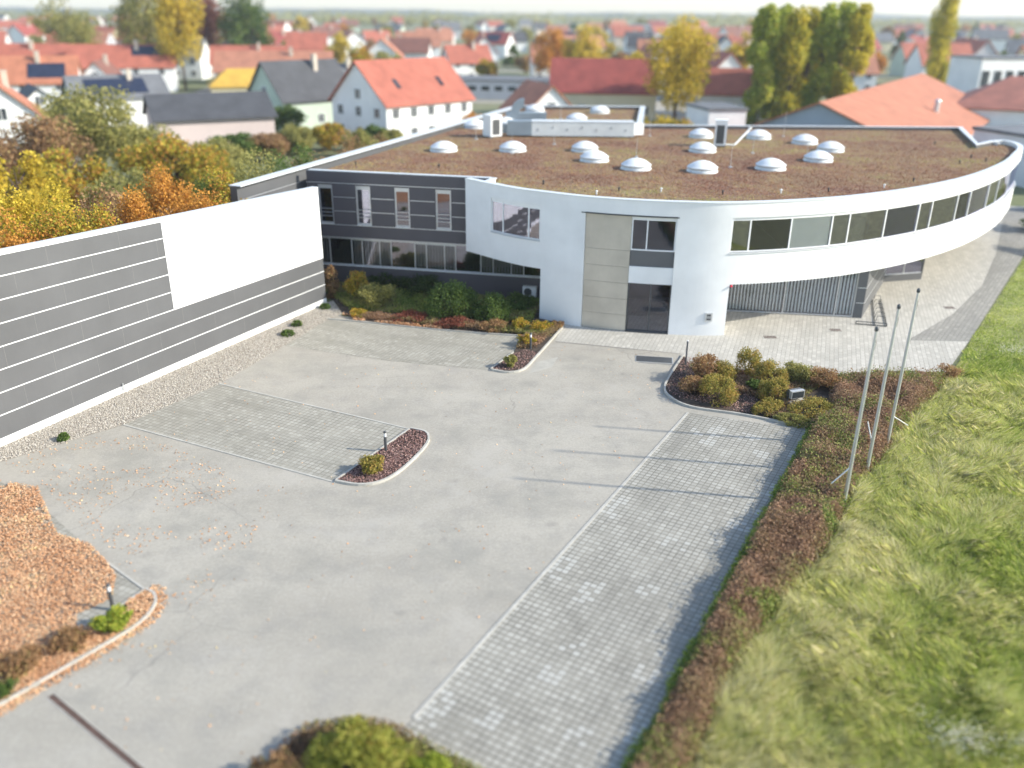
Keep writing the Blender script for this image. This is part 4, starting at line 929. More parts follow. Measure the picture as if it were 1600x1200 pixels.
shrub('grey green loose shrub beside the low red ground cover', 1245, 597, 1.15, 1.15, 'f_olive', 'loose', 3800, .09, var=3)
shrub('brown loose shrub between grey green shrub and red ground cover', 1282, 605, 1.1, 1.2, 'f_rust', 'loose', 3400, .09, var=4)
shrub('small green leafy shrub between two clipped shrubs and the floodlight', 1180, 612, .7, .6, 'f_green', 'loose', 2000, .09, var=5)
shrub('wide yellowing shrub in front of the floodlight along the stall edge', 1265, 648, .85, 1.5, 'f_box', 'dome', 5200, .08, squash=.7, var=6)
shrub('low yellow green shrub beside the kerb below the floodlight', 1200, 643, .7, 1.15, 'f_box', 'dome', 4200, .08, squash=.6, var=7)
shrub('low dark shrub at the corner of the stalls and the red ground cover', 1240, 662, .5, 1.1, 'f_olive', 'dome', 3600, .08, squash=.5, var=8)
shrub('spiky bare brown shrub at the end of the forecourt by the meadow', 1478, 592, .9, 1.0, 'f_rust', 'loose', 1500, .08, var=9)
shrub('sparse dark green shrub behind the flagpole tops at the forecourt edge', 1385, 600, .7, 1.3, 'f_green', 'loose', 2400, .08, squash=.6, var=10)
# islands
shrub('brown green shrub in the bark island between the paved stalls', 585, 738, .85, .72, 'f_box', 'loose', 3200, .085, var=11)
shrub('bright yellow green shrub beside the pile of fallen leaves', 177, 985, .85, .66, 'f_lime', 'loose', 3200, .09, var=12)
shrub('reddish shrub half buried in leaves beside the bright green shrub', 110, 1010, .55, .75, 'f_rust', 'loose', 2200, .09, var=13)
shrub('low brown shrub among the fallen leaves at the photo edge', 35, 1045, .6, .9, 'f_rust', 'loose', 2400, .09, var=14)
shrub('small light green shrub at the outer end of the near planting strip', 8, 1085, .4, .45, 'f_green', 'loose', 1200, .08, var=15)
# bottom edge
shrub('big yellow green shrub at the bottom edge of the photo', 560, 1215, 1.6, 1.45, 'f_bush', 'round', 12000, .10, var=16)
shrub('brown shrub beside the big yellow green shrub at the bottom edge', 430, 1240, .9, 1.1, 'f_rust', 'loose', 4200, .10, var=17)
shrub('lower green shrub towards the paved stalls at the bottom edge', 672, 1225, .7, .8, 'f_lime', 'loose', 3600, .10, var=18)
# bed in front of the grey wing
B2 = 'shrubs in front of the dark grey wing'
for lab, x, y, h, r, m, k, n in (
    ('largest round dark green shrub in front of the dark grey wing', 708, 496, 2.5, 2.0, 'f_green', 'dome', 9500),
    ('round dark green shrub near the small fan unit on the dark wing', 768, 502, 2.0, 1.35, 'f_green', 'dome', 6500),
    ('brown green loose shrub beside the two round dark shrubs', 585, 480, 1.9, 1.7, 'f_olive', 'loose', 5200),
    ('yellow leaved loose shrub near the end of the screen wall', 560, 470, 2.2, 1.1, 'f_mix', 'loose', 3600),
    ('low green spreading shrub against the dark plinth, behind the largest round shrub', 660, 462, 1.5, 2.2, 'f_dark', 'loose', 5200),
    ('low dark spreading shrub below the small fan unit', 815, 485, 1.1, 1.5, 'f_green', 'loose', 4000),
    ('dark green spreading shrub between loose brown shrub and the ribbon window', 612, 452, 1.4, 2.0, 'f_dark', 'loose', 4800)):
    shrub(lab, x, y, h, r, m, k, n, .10, group=B2, var=20 + len(lab))
shrub('tall thin pinkish shrub at the end of the screen wall', 519, 466, 2.3, .75, 'f_rust', 'column', 3600, .10, var=21)
for lab, x, y, h, r, m in (('small yellow orange shrub at the kerb below the loose brown shrub', 560, 494, .45, .9, 'f_mix'), ('purple brown low shrub along the far kerb', 640, 503, .7, 1.5, 'f_red'), ('dark heather brown low shrub in front of the largest round shrub', 712, 511, .65, 1.4, 'f_red'),
    ('brown green low shrub in front of the smaller round shrub', 770, 517, .7, 1.1, 'f_rust'), ('yellow green low shrub in front of the white wall foot', 812, 516, .8, .9, 'f_mix'), ('yellow orange shrub between the marker post and the entrance kerb', 846, 520, .85, .95, 'f_mix'),
    ('green and orange shrub behind the far bollard light', 822, 540, .7, .7, 'f_mix'), ('small yellow green shrub at the rounded end of the far kerb', 797, 574, .8, .5, 'f_olive'), ('rust red low shrub at the foot of the white wall', 870, 513, .5, .6, 'f_rust')):
    shrub(lab, x, y, h, r, m, 'loose', 2600, .09, var=30 + len(lab), squash=.8)
for lab, x, y, r in (('green tuft in the gravel nearest the dark wing', 508, 482, .42), ('green tuft in the gravel between two others', 464, 509, .40), ('wide green tuft in the gravel farthest from the dark wing', 450, 524, .48), ('tiny green tuft in the gravel beside the paved stalls', 100, 688, .3)):
    p = px(x, y); plant('gravel_plant', lab, 'plant', (p.x, p.y, 0), .38, r, 'dome', 'f_green', 700, .09, 'green tufts in the gravel strip', .0, True, 40)
# autumn hedge behind the screen wall
hb = 'autumn shrubs of the hedge behind the screen wall'
hcol = ['f_yellow', 'f_mix', 'f_yellow', 'f_mix', 'f_orange', 'f_mix', 'f_mix', 'f_orange', 'f_rust', 'f_orange', 'f_mix', 'f_olive', 'f_green', 'f_olive', 'f_rust', 'f_rust']
names = {'f_yellow': 'bright yellow', 'f_mix': 'mixed yellow and orange', 'f_orange': 'orange', 'f_rust': 'reddish brown', 'f_olive': 'olive green', 'f_green': 'dark green'}
ordn = ['first', 'second', 'third', 'fourth', 'fifth', 'sixth', 'seventh', 'eighth', 'ninth', 'tenth', 'eleventh', 'twelfth', 'thirteenth', 'fourteenth', 'fifteenth', 'sixteenth', 'seventeenth', 'eighteenth', 'nineteenth', 'twentieth', 'twenty-first', 'twenty-second', 'twenty-third', 'twenty-fourth', 'twenty-fifth', 'twenty-sixth', 'twenty-seventh', 'twenty-eighth']
for i, m in enumerate(hcol[:11]):
    p = WN + WD * (-5 + i * 2.35) - WR * (2.7 + rnd.uniform(-.3, .5)); hh = (9.5 if i < 4 else 9.0 if i < 8 else 8.4) + rnd.uniform(-.5, .5)
    plant('hedge_shrub', f'{names[m]} tall shrub behind screen wall, {ordn[i]} of its hedge row', 'shrub', (p.x, p.y, 0), hh, 2.5, 'round', m, 15000, .15, hb, .1, True, i % 3)
for i in range(7):
    m = ['f_mix', 'f_orange', 'f_olive', 'f_yellow', 'f_rust', 'f_orange', 'f_mix'][i]; p = WN + WD * (-4 + i * 4.2) - WR * (6.6 + rnd.uniform(-.6, .6))
    plant('hedge_shrub', f'{names[m]} taller shrub in the second hedge row, {ordn[i]} from the near end', 'shrub', (p.x, p.y, 0), [10.2, 10.3, 10.0, 9.6, 9.2, 8.8, 8.6][i] + rnd.uniform(-.4, .5), 2.9, 'round', m, 15000, .16, 'second row of the autumn hedge', .1, True, i % 3)
b0 = Vector(LB[0].to_2d()); bd = Vector(LBd.to_2d()); bn = Vector((bd.y, -bd.x))
for i, m in enumerate(['f_green', 'f_olive', 'f_green', 'f_rust', 'f_rust', 'f_olive', 'f_rust', 'f_mix', 'f_rust', 'f_olive', 'f_rust']):
    p = b0 + bd * (3 + i * 4.2) - bn * (3.2 + rnd.uniform(-.4, .8)); hh = [8.6, 9.2, 9.4, 8.8, 8.6, 8.0, 7.6, 7.4, 7.0, 6.8, 7.0][i]
    plant('hedge_shrub', f'{names[m]} shrub along the office side wall, {ordn[i]} from its near end', 'shrub', (p.x, p.y, 0), hh, 2.4, 'round', m, 9000, .15, 'shrubs along the side wall', .1, True, i % 3)

# ---------------------------------------------------------------- the town behind
RF = {k: roof_tile('roof_' + k, c) for k, c in {'red': (.42, .13, .085), 'orange': (.47, .18, .10), 'terracotta': (.44, .19, .12), 'rust': (.36, .14, .10), 'brown': (.23, .10, .075), 'dark red': (.33, .075, .06), 'dark grey': (.075, .077, .085), 'grey': (.17, .175, .185), 'yellow': (.62, .38, .06)}.items()}
WL = {k: paint('wall_' + k.replace(' ', '_'), c, .8, .05, .3) for k, c in {'white': (.80, .80, .79), 'cream': (.70, .62, .42), 'pale grey': (.50, .50, .52), 'pale green': (.50, .58, .48), 'pale pink': (.60, .50, .47), 'grey blue': (.36, .40, .46), 'beige': (.55, .48, .40), 'timber': (.24, .14, .08)}.items()}
def house(label, loc, rz, W, L, eave, rise, wcol, rcol, wins=(3, 2), floors=2, chimney=True, solar=None, over=.45, hip=0.0, skylights=0, group=None, extra=None, cat='house', name='house', door=True):
    """gabled house, ridge along local y; hip > 0 pulls the ridge ends in"""
    t = tag(empty(name, (loc[0], loc[1], 0), rz), label, cat, group); w, l = W / 2, L / 2
    m = MB(); b = [(-w, -l), (w, -l), (w, l), (-w, l)]
    if hip: m.prism(b, -.2, eave)
    else:
        vs = [(-w, -l, -.2), (w, -l, -.2), (w, l, -.2), (-w, l, -.2), (-w, -l, eave), (w, -l, eave), (w, l, eave), (-w, l, eave), (0, -l, eave + rise), (0, l, eave + rise)]
        m.add(vs, [(0, 1, 5, 8, 4), (1, 2, 6, 5), (2, 3, 7, 9, 6), (3, 0, 4, 7)])
    m.build('wall', WL[wcol], t)
    sl_ = rise / w; e = eave - over * sl_ + .04; th = .22; r = MB(); lo = l + over; hy = lo - hip; wo = w + over; top = eave + rise + .04
    if hip:
        r.hexa([(-wo, -lo, e), (wo, -lo, e), (wo, lo, e), (-wo, lo, e)], [(-wo, -lo, e + th), (wo, -lo, e + th), (wo, lo, e + th), (-wo, lo, e + th)])
        r.add([(-wo, -lo, e + th), (wo, -lo, e + th), (wo, lo, e + th), (-wo, lo, e + th), (0, -hy, top + th), (0, hy, top + th)], [(0, 1, 4), (1, 2, 5, 4), (2, 3, 5), (3, 0, 4, 5)])
    else:
        for s in (-1, 1):
            q = [(0, -lo), (s * wo, -lo), (s * wo, lo), (0, lo)]; q = q if s > 0 else q[::-1]; zz = lambda x: top if abs(x) < 1e-6 else e
            r.hexa([(x, y, zz(x)) for x, y in q], [(x, y, zz(x) + th) for x, y in q])
    rf = r.build('roof', RF[rcol], t)
    if chimney:
        cx_ = w * .25; MB().box(cx_ - .35, cx_ + .35, l * .3 - .35, l * .3 + .35, eave + rise * .5, eave + rise + 1.0).box(cx_ - .42, cx_ + .42, l * .3 - .42, l * .3 + .42, eave + rise + 1.0, eave + rise + 1.12).build('chimney', WL['beige'], rf)
    slp = math.atan2(rise + over * sl_ - 0.0, wo)
    def on_slope(s, y0, y1, f0, f1, m_, nm, par, lift=.03):
        x0, x1 = s * wo * f0, s * wo * f1; z = lambda x: top + th - (top - e) * abs(x) / wo + lift
        q = [(x0, y0), (x1, y0), (x1, y1), (x0, y1)]; q = q if s > 0 else q[::-1]
        return MB().hexa([(x, y, z(x) - lift * .9) for x, y in q], [(x, y, z(x) + .05) for x, y in q]).build(nm, m_, par)
    for k in range(skylights):
        y = -l * .5 + l * k * 1.0 / max(1, skylights - 1) if skylights > 1 else 0
        for s in (1,): on_slope(s, y - .4, y + .4, .45, .65, M['pane'], 'roof_window', rf)
    if solar: on_slope(solar[0], solar[1] * l, solar[2] * l, solar[3], solar[4], M['solar'], 'solar_panel', rf, .06)
    nx, ny = wins; ww, wh = 1.15, 1.3
    def win(face, pos, z):
        fm, pm = MB(), MB()
        def bx(mb, a, b_, z0, z1, d0, d1):
            if face in 'fb':
                s = -1 if face == 'f' else 1; y0, y1 = sorted((s * (l + d0), s * (l + d1))); mb.box(a, b_, y0, y1, z0, z1)
            else:
                s = -1 if face == 'l' else 1; x0, x1 = sorted((s * (w + d0), s * (w + d1))); mb.box(x0, x1, a, b_, z0, z1)
        for a, b_, z0, z1 in ((pos - ww / 2 - .1, pos + ww / 2 + .1, z - .1, z), (pos - ww / 2 - .1, pos + ww / 2 + .1, z + wh, z + wh + .1), (pos - ww / 2 - .1, pos - ww / 2, z, z + wh), (pos + ww / 2, pos + ww / 2 + .1, z, z + wh), (pos - .04, pos + .04, z, z + wh)): bx(fm, a, b_, z0, z1, .0, .06)
        f = fm.build('window', M['white_trim'], t); bx(pm, pos - ww / 2, pos + ww / 2, z, z + wh, .005, .03); pm.build('pane', M['pane'], f)
    if nx or ny:
        for fl in range(floors):
            z = .9 + fl * 2.8
            if z + wh > eave + .2: break
            for face, n, half in (('f', nx, w), ('l', ny, l), ('r', ny, l)):
                for k in range(n):
                    pos = -half + 2 * half * (k + .5) / n
                    if door and face == 'f' and fl == 0 and k == n // 2: continue
                    win(face, pos, z)
        if rise > 2.6 and nx and not hip: win('f', 0, eave + .5)
        if door and nx:
            pos = -w + 2 * w * (nx // 2 + .5) / nx; MB().box(pos - .5, pos + .5, -l - .05, -l - .005, .05, 2.1).build('door', WL['timber'], t)
    return t
def flat_block(label, loc, rz, W, L, h, wcol, cat='building', rows=1, n=6, group=None, roofm='grey'):
    t = tag(empty('flat_building', (loc[0], loc[1], 0), rz), label, cat, group)
    MB().box(-W / 2, W / 2, -L / 2, L / 2, -.2, h).build('wall', WL[wcol], t); MB().box(-W / 2 - .2, W / 2 + .2, -L / 2 - .2, L / 2 + .2, h + .003, h + .35).build('roof', RF[roofm], t)
    for k in range(n):
        x = -W / 2 + W * (k + .5) / n; f = MB().box(x - W / n * .36, x + W / n * .36, -L / 2 - .06, -L / 2 - .002, h * .45, h * .82).build('window', M['white_trim'], t)
        MB().box(x - W / n * .32, x + W / n * .32, -L / 2 - .09, -L / 2 - .061, h * .49, h * .78).build('pane', M['pane'], f)
    return t
def at(x, D):
    """ground point seen at column x, D metres away"""
    a = (x - 800) / F; return (a * D * 1.0 / cp * (cp * 1.0) , D)
def gpos(x, y): p = px(x, y); return (p.x, p.y)
occupied = []
def H_(label, x, D, rz, W, L, *a, **k):
    X = (x - 800) / F * D * .94; occupied.append((X, D, max(W, L) * .75 + 3)); return house(label, (X, D), R(rz), W, L, *a, **k)
# the nearer houses one can tell apart
H_('large white gabled house with bright red roof and two roof windows', 622, 137, -42, 12.5, 17, 5.6, 5.4, 'white', 'red', wins=(3, 5), skylights=2, chimney=False)
H_('low pinkish grey house with dark grey roof and white garden wall', 312, 122, -62, 10, 15, 4.6, 2.6, 'pale pink', 'dark grey', wins=(2, 3), chimney=False)
H_('pale green steep gabled house with dark grey roof', 462, 150, -42, 10, 14, 4.6, 5.4, 'pale green', 'dark grey', wins=(2, 3))
H_('house with saffron yellow hipped roof', 372, 186, -70, 10, 13, 3.6, 2.8, 'cream', 'yellow', wins=(2, 3), hip=4.0, chimney=False)
H_('white house with grey solar roof in front of the red roofed terrace', 168, 148, -55, 10, 14, 4.6, 3.0, 'white', 'grey', wins=(2, 3), solar=(1, -.7, .6, .2, .8))
H_('long white house with red roof and grey solar panels, behind a yellow bush', 188, 212, -72, 11, 22, 5.4, 4.4, 'white', 'red', wins=(2, 4), solar=(1, .2, .8, .1, .5))
H_('long white house with red roof at the far edge beside a willow', 28, 210, -75, 11, 20, 5.4, 4.4, 'white', 'red', wins=(2, 4))
H_('white house with orange roof and dark solar panels below the red roofed rows', 30, 170, -70, 11, 18, 5.0, 4.2, 'white', 'orange', wins=(2, 3), solar=(1, .1, .8, .3, .8))
H_('small white gable house with brown roof between longer white houses', 150, 186, 14, 7, 13, 4.2, 3.6, 'white', 'brown', wins=(2, 2))
H_('small white house with dark roof beside the olive tree', 38, 138, 35, 7, 9, 3.8, 2.8, 'white', 'dark grey', wins=(2, 2), chimney=False)
H_('house with orange roof half hidden by trees at the photo edge', -22, 112, 30, 10, 14, 5.0, 4.4, 'white', 'orange', wins=(2, 3))
H_('wide house with terracotta roof behind the yellow roofed house', 425, 215, -80, 12, 26, 4.6, 4.0, 'beige', 'terracotta', wins=(3, 5), chimney=True)
H_('house with scarlet roof and dark roof hatch behind the yellow roofed house', 385, 238, -78, 11, 18, 4.8, 4.0, 'white', 'red', wins=(3, 4), skylights=1)
H_('small white gabled house with orange roof close behind the office roof', 838, 147, 18, 9, 12, 3.0, 4.2, 'white', 'orange', wins=(2, 3), chimney=False)
H_('yellow walled house with dull red roof and black solar panels', 940, 170, 84, 11, 19, 4.6, 5.2, 'cream', 'dark red', wins=(2, 5), solar=(1, .35, .95, .15, .8), skylights=2, chimney=False)
H_('white house with grey roof behind the large red roofed house', 520, 168, -60, 9, 13, 4.6, 4.0, 'white', 'grey', wins=(2, 3))
H_('white house with red roof between orange tree and poplars', 1112, 205, 10, 10, 16, 5.0, 5.0, 'white', 'red', wins=(3, 4))
H_('pale house with red roof low between orange tree and poplars', 1142, 172, 78, 9, 12, 4.2, 4.0, 'white', 'red', wins=(2, 3), chimney=False)
flat_block('long low grey flat roofed hall behind the red roofed house', gpos(785, 152), R(-6), 26, 14, 3.8, 'pale grey', n=9)
occupied.append((-2, 205, 18))
flat_block('plain white flat roofed block beside the poplar feet', (28.5, 128), R(12), 5.5, 8, 5.6, 'white', n=0); occupied.append((35, 148, 9))
# commercial buildings on the right
house('long hall with grey blue gable and wide bright terracotta roof behind the office', (55.2, 137.6), R(-32.9), 27, 68, 2.5, 5.5, 'grey blue', 'orange', wins=(0, 0), chimney=False, door=False, cat='building', name='commercial_building'); occupied += [(42, 117, 15), (55, 138, 15), (68, 158, 15)]
H_('long building with brownish red roof behind the terracotta roofed one', 1680, 150, 62, 24, 34, 4.2, 4.2, 'white', 'rust', wins=(0, 0), hip=8, chimney=False, door=False, cat='building', name='commercial_building')
flat_block('white flat roofed building rising behind the terracotta roofs', gpos(1548, 170), R(10), 16, 10, 10.0, 'white', n=6)
flat_block('white block with dark glazed side at the edge by the office tip', (66, 104), R(20), 18, 14, 5.4, 'white', n=5)
occupied += [(80, 195, 20), (62, 110, 16)]
p = px(1440, 150, 8); t = tag(empty('flue', (62, 133, 4.4)), 'short metal flue with rain hat on the bright terracotta roof', 'flue'); MB().tube((0, 0, 0), (0, 0, 1.9), .38, .38, 12).build('pipe', M['alu'], t); MB().lathe((0, 0, 1.95), [(.5, 0), (.5, .05), (0, .35)], 12).build('rain_hat', M['alu'], t)
# white garden wall in front of the pinkish house, pergola with solar panels by the red roofed house
a, b = px(325, 247), px(412, 222); t = tag(empty('garden_wall', (a.x, a.y, 0), math.atan2((b - a).y, (b - a).x)), 'white garden wall in front of the low pinkish grey house', 'wall'); MB().box(0, (b - a).length, -.15, .15, 0, 1.6).build('wall', WL['white'], t); MB().box(-.1, (b - a).length + .1, -.2, .2, 1.602, 1.7).build('coping', M['cap'], t)
a = px(655, 212); t = tag(empty('pergola', (a.x, a.y, 0), R(16)), 'garden pergola roofed with solar panels beside the red roofed house', 'pergola')
for x in (0, 8):
    for y in (0, 3): MB().box(x - .08, x + .08, y - .08, y + .08, 0, 2.6).build('post', M['white_trim'], t)
MB().hexa([(-.3, -.3, 2.5), (8.3, -.3, 2.5), (8.3, 3.3, 3.6), (-.3, 3.3, 3.6)], [(-.3, -.3, 2.6), (8.3, -.3, 2.6), (8.3, 3.3, 3.7), (-.3, 3.3, 3.7)]).build('solar_panel', M['solar'], t)
# trees one can tell apart
def T_(label, x, D, h, r, kind, m, n=3600, leaf=.55, z0=.14, name='tree', cat='tree', group=None, var=0):
    X = (x - 800) / F * D * .94; occupied.append((X, D, r * .8)); return plant(name, label, cat, (X, D), h, r, kind, m, n, leaf, group, z0, False, var)
T_('broad olive willow like tree above the yellow hedge', 118, 92, 11.0, 6.6, 'round', 'f_olive', 9000, .34, .06)
T_('round golden tree above the hedge behind the screen wall', 245, 84, 6.9, 5.6, 'round', 'f_mix', 9000, .32, .06, var=1)
T_('rust brown tree between the olive tree and the photo edge', 25, 84, 8.4, 5.5, 'round', 'f_rust', 8000, .32, .06, var=2)
T_('olive green tree low between the tall olive tree and the golden tree', 150, 72, 6.4, 3.4, 'round', 'f_olive', 5000, .28, .05, var=1)
for i, (x, D, h, rd, m, lab) in enumerate(((-20, 66, 8.2, 3.6, 'f_yellow', 'bright yellow tree at the photo edge right behind the hedge'), (70, 76, 7.2, 3.8, 'f_mix', 'golden tree between the yellow edge tree and the olive tree'), (190, 96, 6.6, 4.6, 'f_olive', 'low olive tree between the tall olive tree and the round golden tree'), (310, 92, 5.6, 4.2, 'f_olive', 'olive tree between the golden tree and the office side wall'), (60, 112, 7.2, 5.0, 'f_olive', 'wide olive tree below the small white dark roofed house'), (345, 110, 3.8, 3.6, 'f_green', 'low green tree in front of the white garden wall'), (395, 112, 3.8, 3.4, 'f_rust', 'low brown tree between garden wall and office side wall'), (445, 118, 3.8, 3.2, 'f_olive', 'low olive tree in front of the pale green house'), (500, 122, 3.8, 3.2, 'f_mix', 'low golden tree between pale green house and large white house'))):
    T_(lab, x, D, h, rd, 'round', m, 8000, .3, .05, var=i % 3)
T_('tall yellow birch like tree behind the long red roofed house', 280, 215, 24, 8.0, 'loose', 'f_yellow', 5000, .7, .1)
T_('tall olive tree beside the yellow birch', 235, 232, 26, 9.5, 'round', 'f_olive', 5000, .75, .1, var=1)
T_('big dark green tree with yellow side at the start of the skyline', 385, 260, 24, 9.5, 'round', 'f_green', 5200, .75, .08, var=2)
T_('dark red copper beech left of the dark green skyline tree', 325, 268, 26, 8.0, 'round', 'f_red', 4200, .75, .08)
T_('olive tree with pale roof showing beneath at the far edge', 110, 262, 22, 10, 'round', 'f_olive', 4200, .75, .08, var=2)
T_('yellow bush in front of the long red roofed house', 218, 180, 5.5, 4.0, 'round', 'f_yellow', 3000, .4, .04, var=1)
T_('dark green bush in front of the pale green gable', 432, 136, 5.0, 3.4, 'round', 'f_green', 3200, .35, .04)
T_('large golden tree between the yellow house and the poplars', 1055, 158, 18.5, 7.4, 'round', 'f_yellow', 9000, .5, .08, var=1)
T_('golden yellow tree behind the dull red roof', 905, 228, 15, 6.0, 'round', 'f_yellow', 3600, .6, .08, var=2)
T_('rust orange tree beside the golden yellow tree', 858, 238, 14.5, 6.5, 'round', 'f_orange', 3600, .6, .08)
pg = 'tall poplars behind the office'
for i, (x, D, h, r, m, lab) in enumerate(((1186, 158, 18.6, 4.0, 'f_lime', 'green poplar, first of the tall poplar row beside the golden tree'), (1232, 157, 18.2, 3.9, 'f_pop_y', 'yellow poplar between two green ones in the tall row'), (1281, 160, 19.2, 4.0, 'f_lime', 'green poplar in the middle of the tall row'), (1326, 158, 18.6, 3.9, 'f_pop_y', 'yellow poplar at the end of the tall row nearest the terracotta roof'), (1210, 166, 18.6, 4.0, 'f_lime', 'yellow green poplar half hidden behind the first two'), (1256, 166, 19, 4.2, 'f_pop_y', 'poplar half hidden behind the second and third'), (1304, 167, 19, 4.2, 'f_lime', 'poplar half hidden behind the third and the last yellow one'))):
    T_(lab, x, D, h, r, 'column', m, 9000, .6, .02, 'poplar', 'poplar', pg, i % 2)
T_('single slim yellow and green poplar above the terracotta roofs', 1458, 215, 23, 4.6, 'column', 'f_pop_y', 7000, .6, .05, 'poplar', 'poplar', var=1)
for i, (x, D, m) in enumerate(((1015, 118, 'f_mix'), (1040, 120, 'f_yellow'), (1064, 119, 'f_mix'), (735, 128, 'f_orange'), (765, 130, 'f_mix'), (575, 122, 'f_green'), (598, 122, 'f_olive'), (548, 116, 'f_olive'))):
    T_(f"{names[m]} shrub {['at the rear wing corner', 'second from the rear wing corner', 'by the white block behind the roof', 'behind the side wall near the pergola', 'next to the small orange roofed house', 'at the foot of the large white gable', 'at the door of the large white house', 'at the near corner of the large white house'][i]}", x, D, [5.4, 5.6, 5.2, 4.6, 4.6, 3.4, 3.0, 4.0][i], 2.6, 'round', m, 3600, .3, .03, 'garden_shrub', 'shrub', None, i % 3)
p = px(672, 205); plant('blossom_tree', 'pale leafless tree with whitish twigs beside the pergola', 'tree', (p.x, p.y), 5.5, 3.2, 'loose', 'f_white', 2600, .22, None, .1)
for i, x in enumerate((638, 646)): p = px(x, 214); plant('cypress', ['slim dark cypress by the pergola, the one closer to the white gable', 'slim dark cypress by the pergola, the one closer to the solar panels'][i], 'tree', (p.x, p.y), 3.6, .8, 'column', 'f_green', 1500, .2, 'pair of slim cypresses', .03)
for i, (x, y, m) in enumerate(((1592, 360, 'f_green'), (1612, 395, 'f_dark'), (1620, 330, 'f_olive'))):
    p = px(x, y); plant('shrub', f"{['green', 'dark', 'olive'][i]} shrub behind the rounded tip of the office{['', ' beside the grey paving', ' farthest from the paving'][i]}", 'shrub', (p.x + 2, p.y, 0), 2.2, 2.4, 'round', m, 4200, .2, None, .03, True)
# streets
for pts in ([(-150, 198), (150, 182), (150, 188), (-150, 204)], [(-330, 300), (330, 282), (330, 290), (-330, 308)], [(20, 110), (28, 110), (60, 400), (50, 400)], [(-62, 110), (-55, 110), (-100, 500), (-108, 500)], [(64, 60), (72, 60), (120, 200), (110, 200)]):
    poly_sheet('street', pts, .006 + .004 * rnd.random(), M['asphalt'])
# rows of houses running back to the skyline
wkeys = ['white', 'white', 'white', 'white', 'cream', 'white', 'pale grey', 'beige', 'white', 'pale green']
rkeys = ['red', 'red', 'orange', 'terracotta', 'dark red', 'brown', 'dark grey', 'red', 'terracotta', 'grey']
tm = ['f_yellow', 'f_orange', 'f_olive', 'f_green', 'f_olive', 'f_rust', 'f_green', 'f_mix', 'f_yellow', 'f_olive']
ROWS = [180, 218, 258, 304, 356, 420, 500, 600, 730, 900]
def free(x, y, r): return all((x - a) ** 2 + (y - b) ** 2 > (r + c) ** 2 for a, b, c in occupied)
rown = ['nearest', 'second', 'third', 'fourth', 'fifth', 'sixth', 'seventh', 'eighth', 'ninth', 'last']
for ri, D in enumerate(ROWS):
    half = D * .66; stp = 19 + D * .027; x = -half; items = []
    while x < half:
        xx, yy = x + rnd.uniform(-3, 3), D + rnd.uniform(-.05, .05) * D
        if free(xx, yy, 9): items.append((xx, yy)); occupied.append((xx, yy, 9))
        x += stp
    for k, (xx, yy) in enumerate(items):
        wc, rc_ = rnd.choice(wkeys), rnd.choice(rkeys); W, L = rnd.uniform(8.5, 11.5), rnd.uniform(11, 17); det = D < 300
        house(f'{wc} house, {rc_} roof, {ordn[k] if k < 28 else "farthest"} from left in {rown[ri]} row behind office', (xx, yy), R(rnd.choice([0, 90, 70, -60, 20, -75, 85, 95]) + rnd.uniform(-8, 8)), W, L, rnd.uniform(4.2, 6.2), rnd.uniform(3.4, 5.0), wc, rc_,
              wins=(2, 3) if det else (0, 0), chimney=D < 520, solar=(rnd.choice([-1, 1]), -.5, .4, .2, .8) if rnd.random() < .18 else None, group='houses of the town behind the office', door=det)
    x = -half; items = []
    while x < half:
        xx, yy = x + rnd.uniform(-5, 5), D + rnd.uniform(.02, .1) * D
        r = rnd.uniform(3, 5.5)
        if free(xx, yy, r * .7): items.append((xx, yy, r)); occupied.append((xx, yy, r * .7))
        x += stp * (.62 if D < 420 else .8)
    for k, (xx, yy, r) in enumerate(items):
        m = rnd.choice(tm); hh = r * rnd.uniform(1.5, 2.3) * (1.0 if D < 400 else 1.25); kd = 'cone' if m == 'f_green' and rnd.random() < .5 else 'round'
        plant('tree', f"{names.get(m, 'green')} {'conifer' if kd == 'cone' else 'garden tree'}, {ordn[k] if k < 28 else 'farthest'} from left among trees of {rown[ri]} house row", 'tree', (xx, yy), hh, r, kd, m, 1800, .8, 'trees among the town houses', .08, var=k % 3)
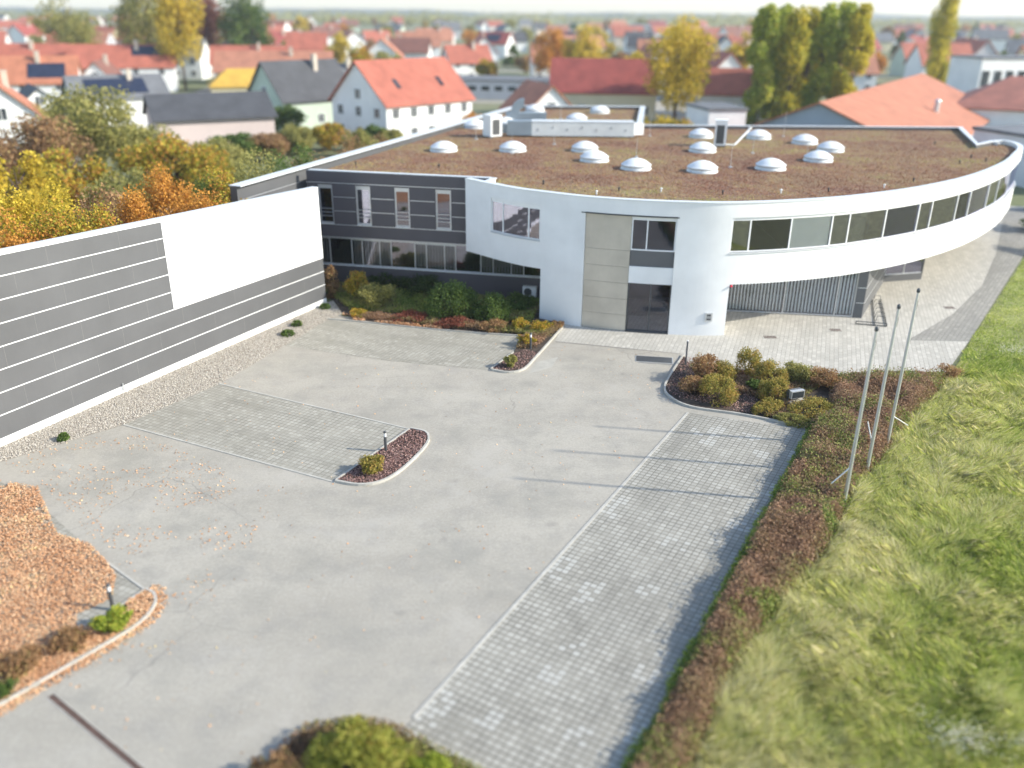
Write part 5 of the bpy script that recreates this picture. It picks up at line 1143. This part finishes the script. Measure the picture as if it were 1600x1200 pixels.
# woods and low hills on the skyline
def hills(D, h, seed, m, name, kind):
    n = 160; xs_ = np.linspace(-D * .9, D * .9, n); hz = h * (.35 + .65 * vnoise(np.c_[xs_ * 1.0, np.zeros(n)], D * .13, seed)) + h * .15 * vnoise(np.c_[xs_, np.zeros(n)], D * .01, seed + 1)
    V = []; 
    for j, f in enumerate((0, .6, 1, .7, 0)):
        V += [(x, D + j * D * .05, -.5 + z * f) for x, z in zip(xs_, hz)]
    Fc = [(j * n + i, j * n + i + 1, (j + 1) * n + i + 1, (j + 1) * n + i) for j in range(4) for i in range(n - 1)]
    o = link(name, np_mesh(name, V, Fc, m, smooth=True)); o['kind'] = kind
m_h = paint('far_hills', (.05, .075, .035), .95, .3, .01, streak=False)
hills(2300, 14, 81, m_h, 'hills', 'structure'); hills(3000, 20, 85, m_h, 'hills', 'structure')
g = np.random.default_rng(5); n = 2600; K = 90; cx_ = g.uniform(-900, 900, K); cy_ = g.uniform(1050, 1700, K); ch = g.uniform(7, 17, K); cw = g.uniform(14, 60, K)
i = g.integers(0, K, 16000); P = np.c_[cx_[i] + g.normal(size=16000) * cw[i], cy_[i] + g.normal(size=16000) * 10, ch[i] * g.random(16000) ** .7 * np.clip(1.1 - np.abs(g.normal(size=16000)) * .3, .2, 1)]
V, Fc = leaf_quads(P, 4.0, g); tag(link('distant_woods', np_mesh('distant_woods', V, Fc, M['f_olive'])), kind='stuff')

# ---------------------------------------------------------------- the air
hz = MB().box(-3600, 3600, -60, 4200, -1.2, 60).build('haze', None if False else M['core']); hz['kind'] = 'stuff'
hm = bpy.data.materials.new('haze'); hm.use_nodes = True; hm.node_tree.nodes.clear(); hn = N(hm.node_tree)
pv = hn('VolumePrincipled'); pv.inputs['Color'].default_value = (.90, .95, 1.0, 1); pv.inputs['Density'].default_value = .00025; pv.inputs['Anisotropy'].default_value = .2
ho = hn('OutputMaterial'); hm.node_tree.links.new(pv.outputs[0], ho.inputs['Volume']); hz.data.materials.clear(); hz.data.materials.append(hm)
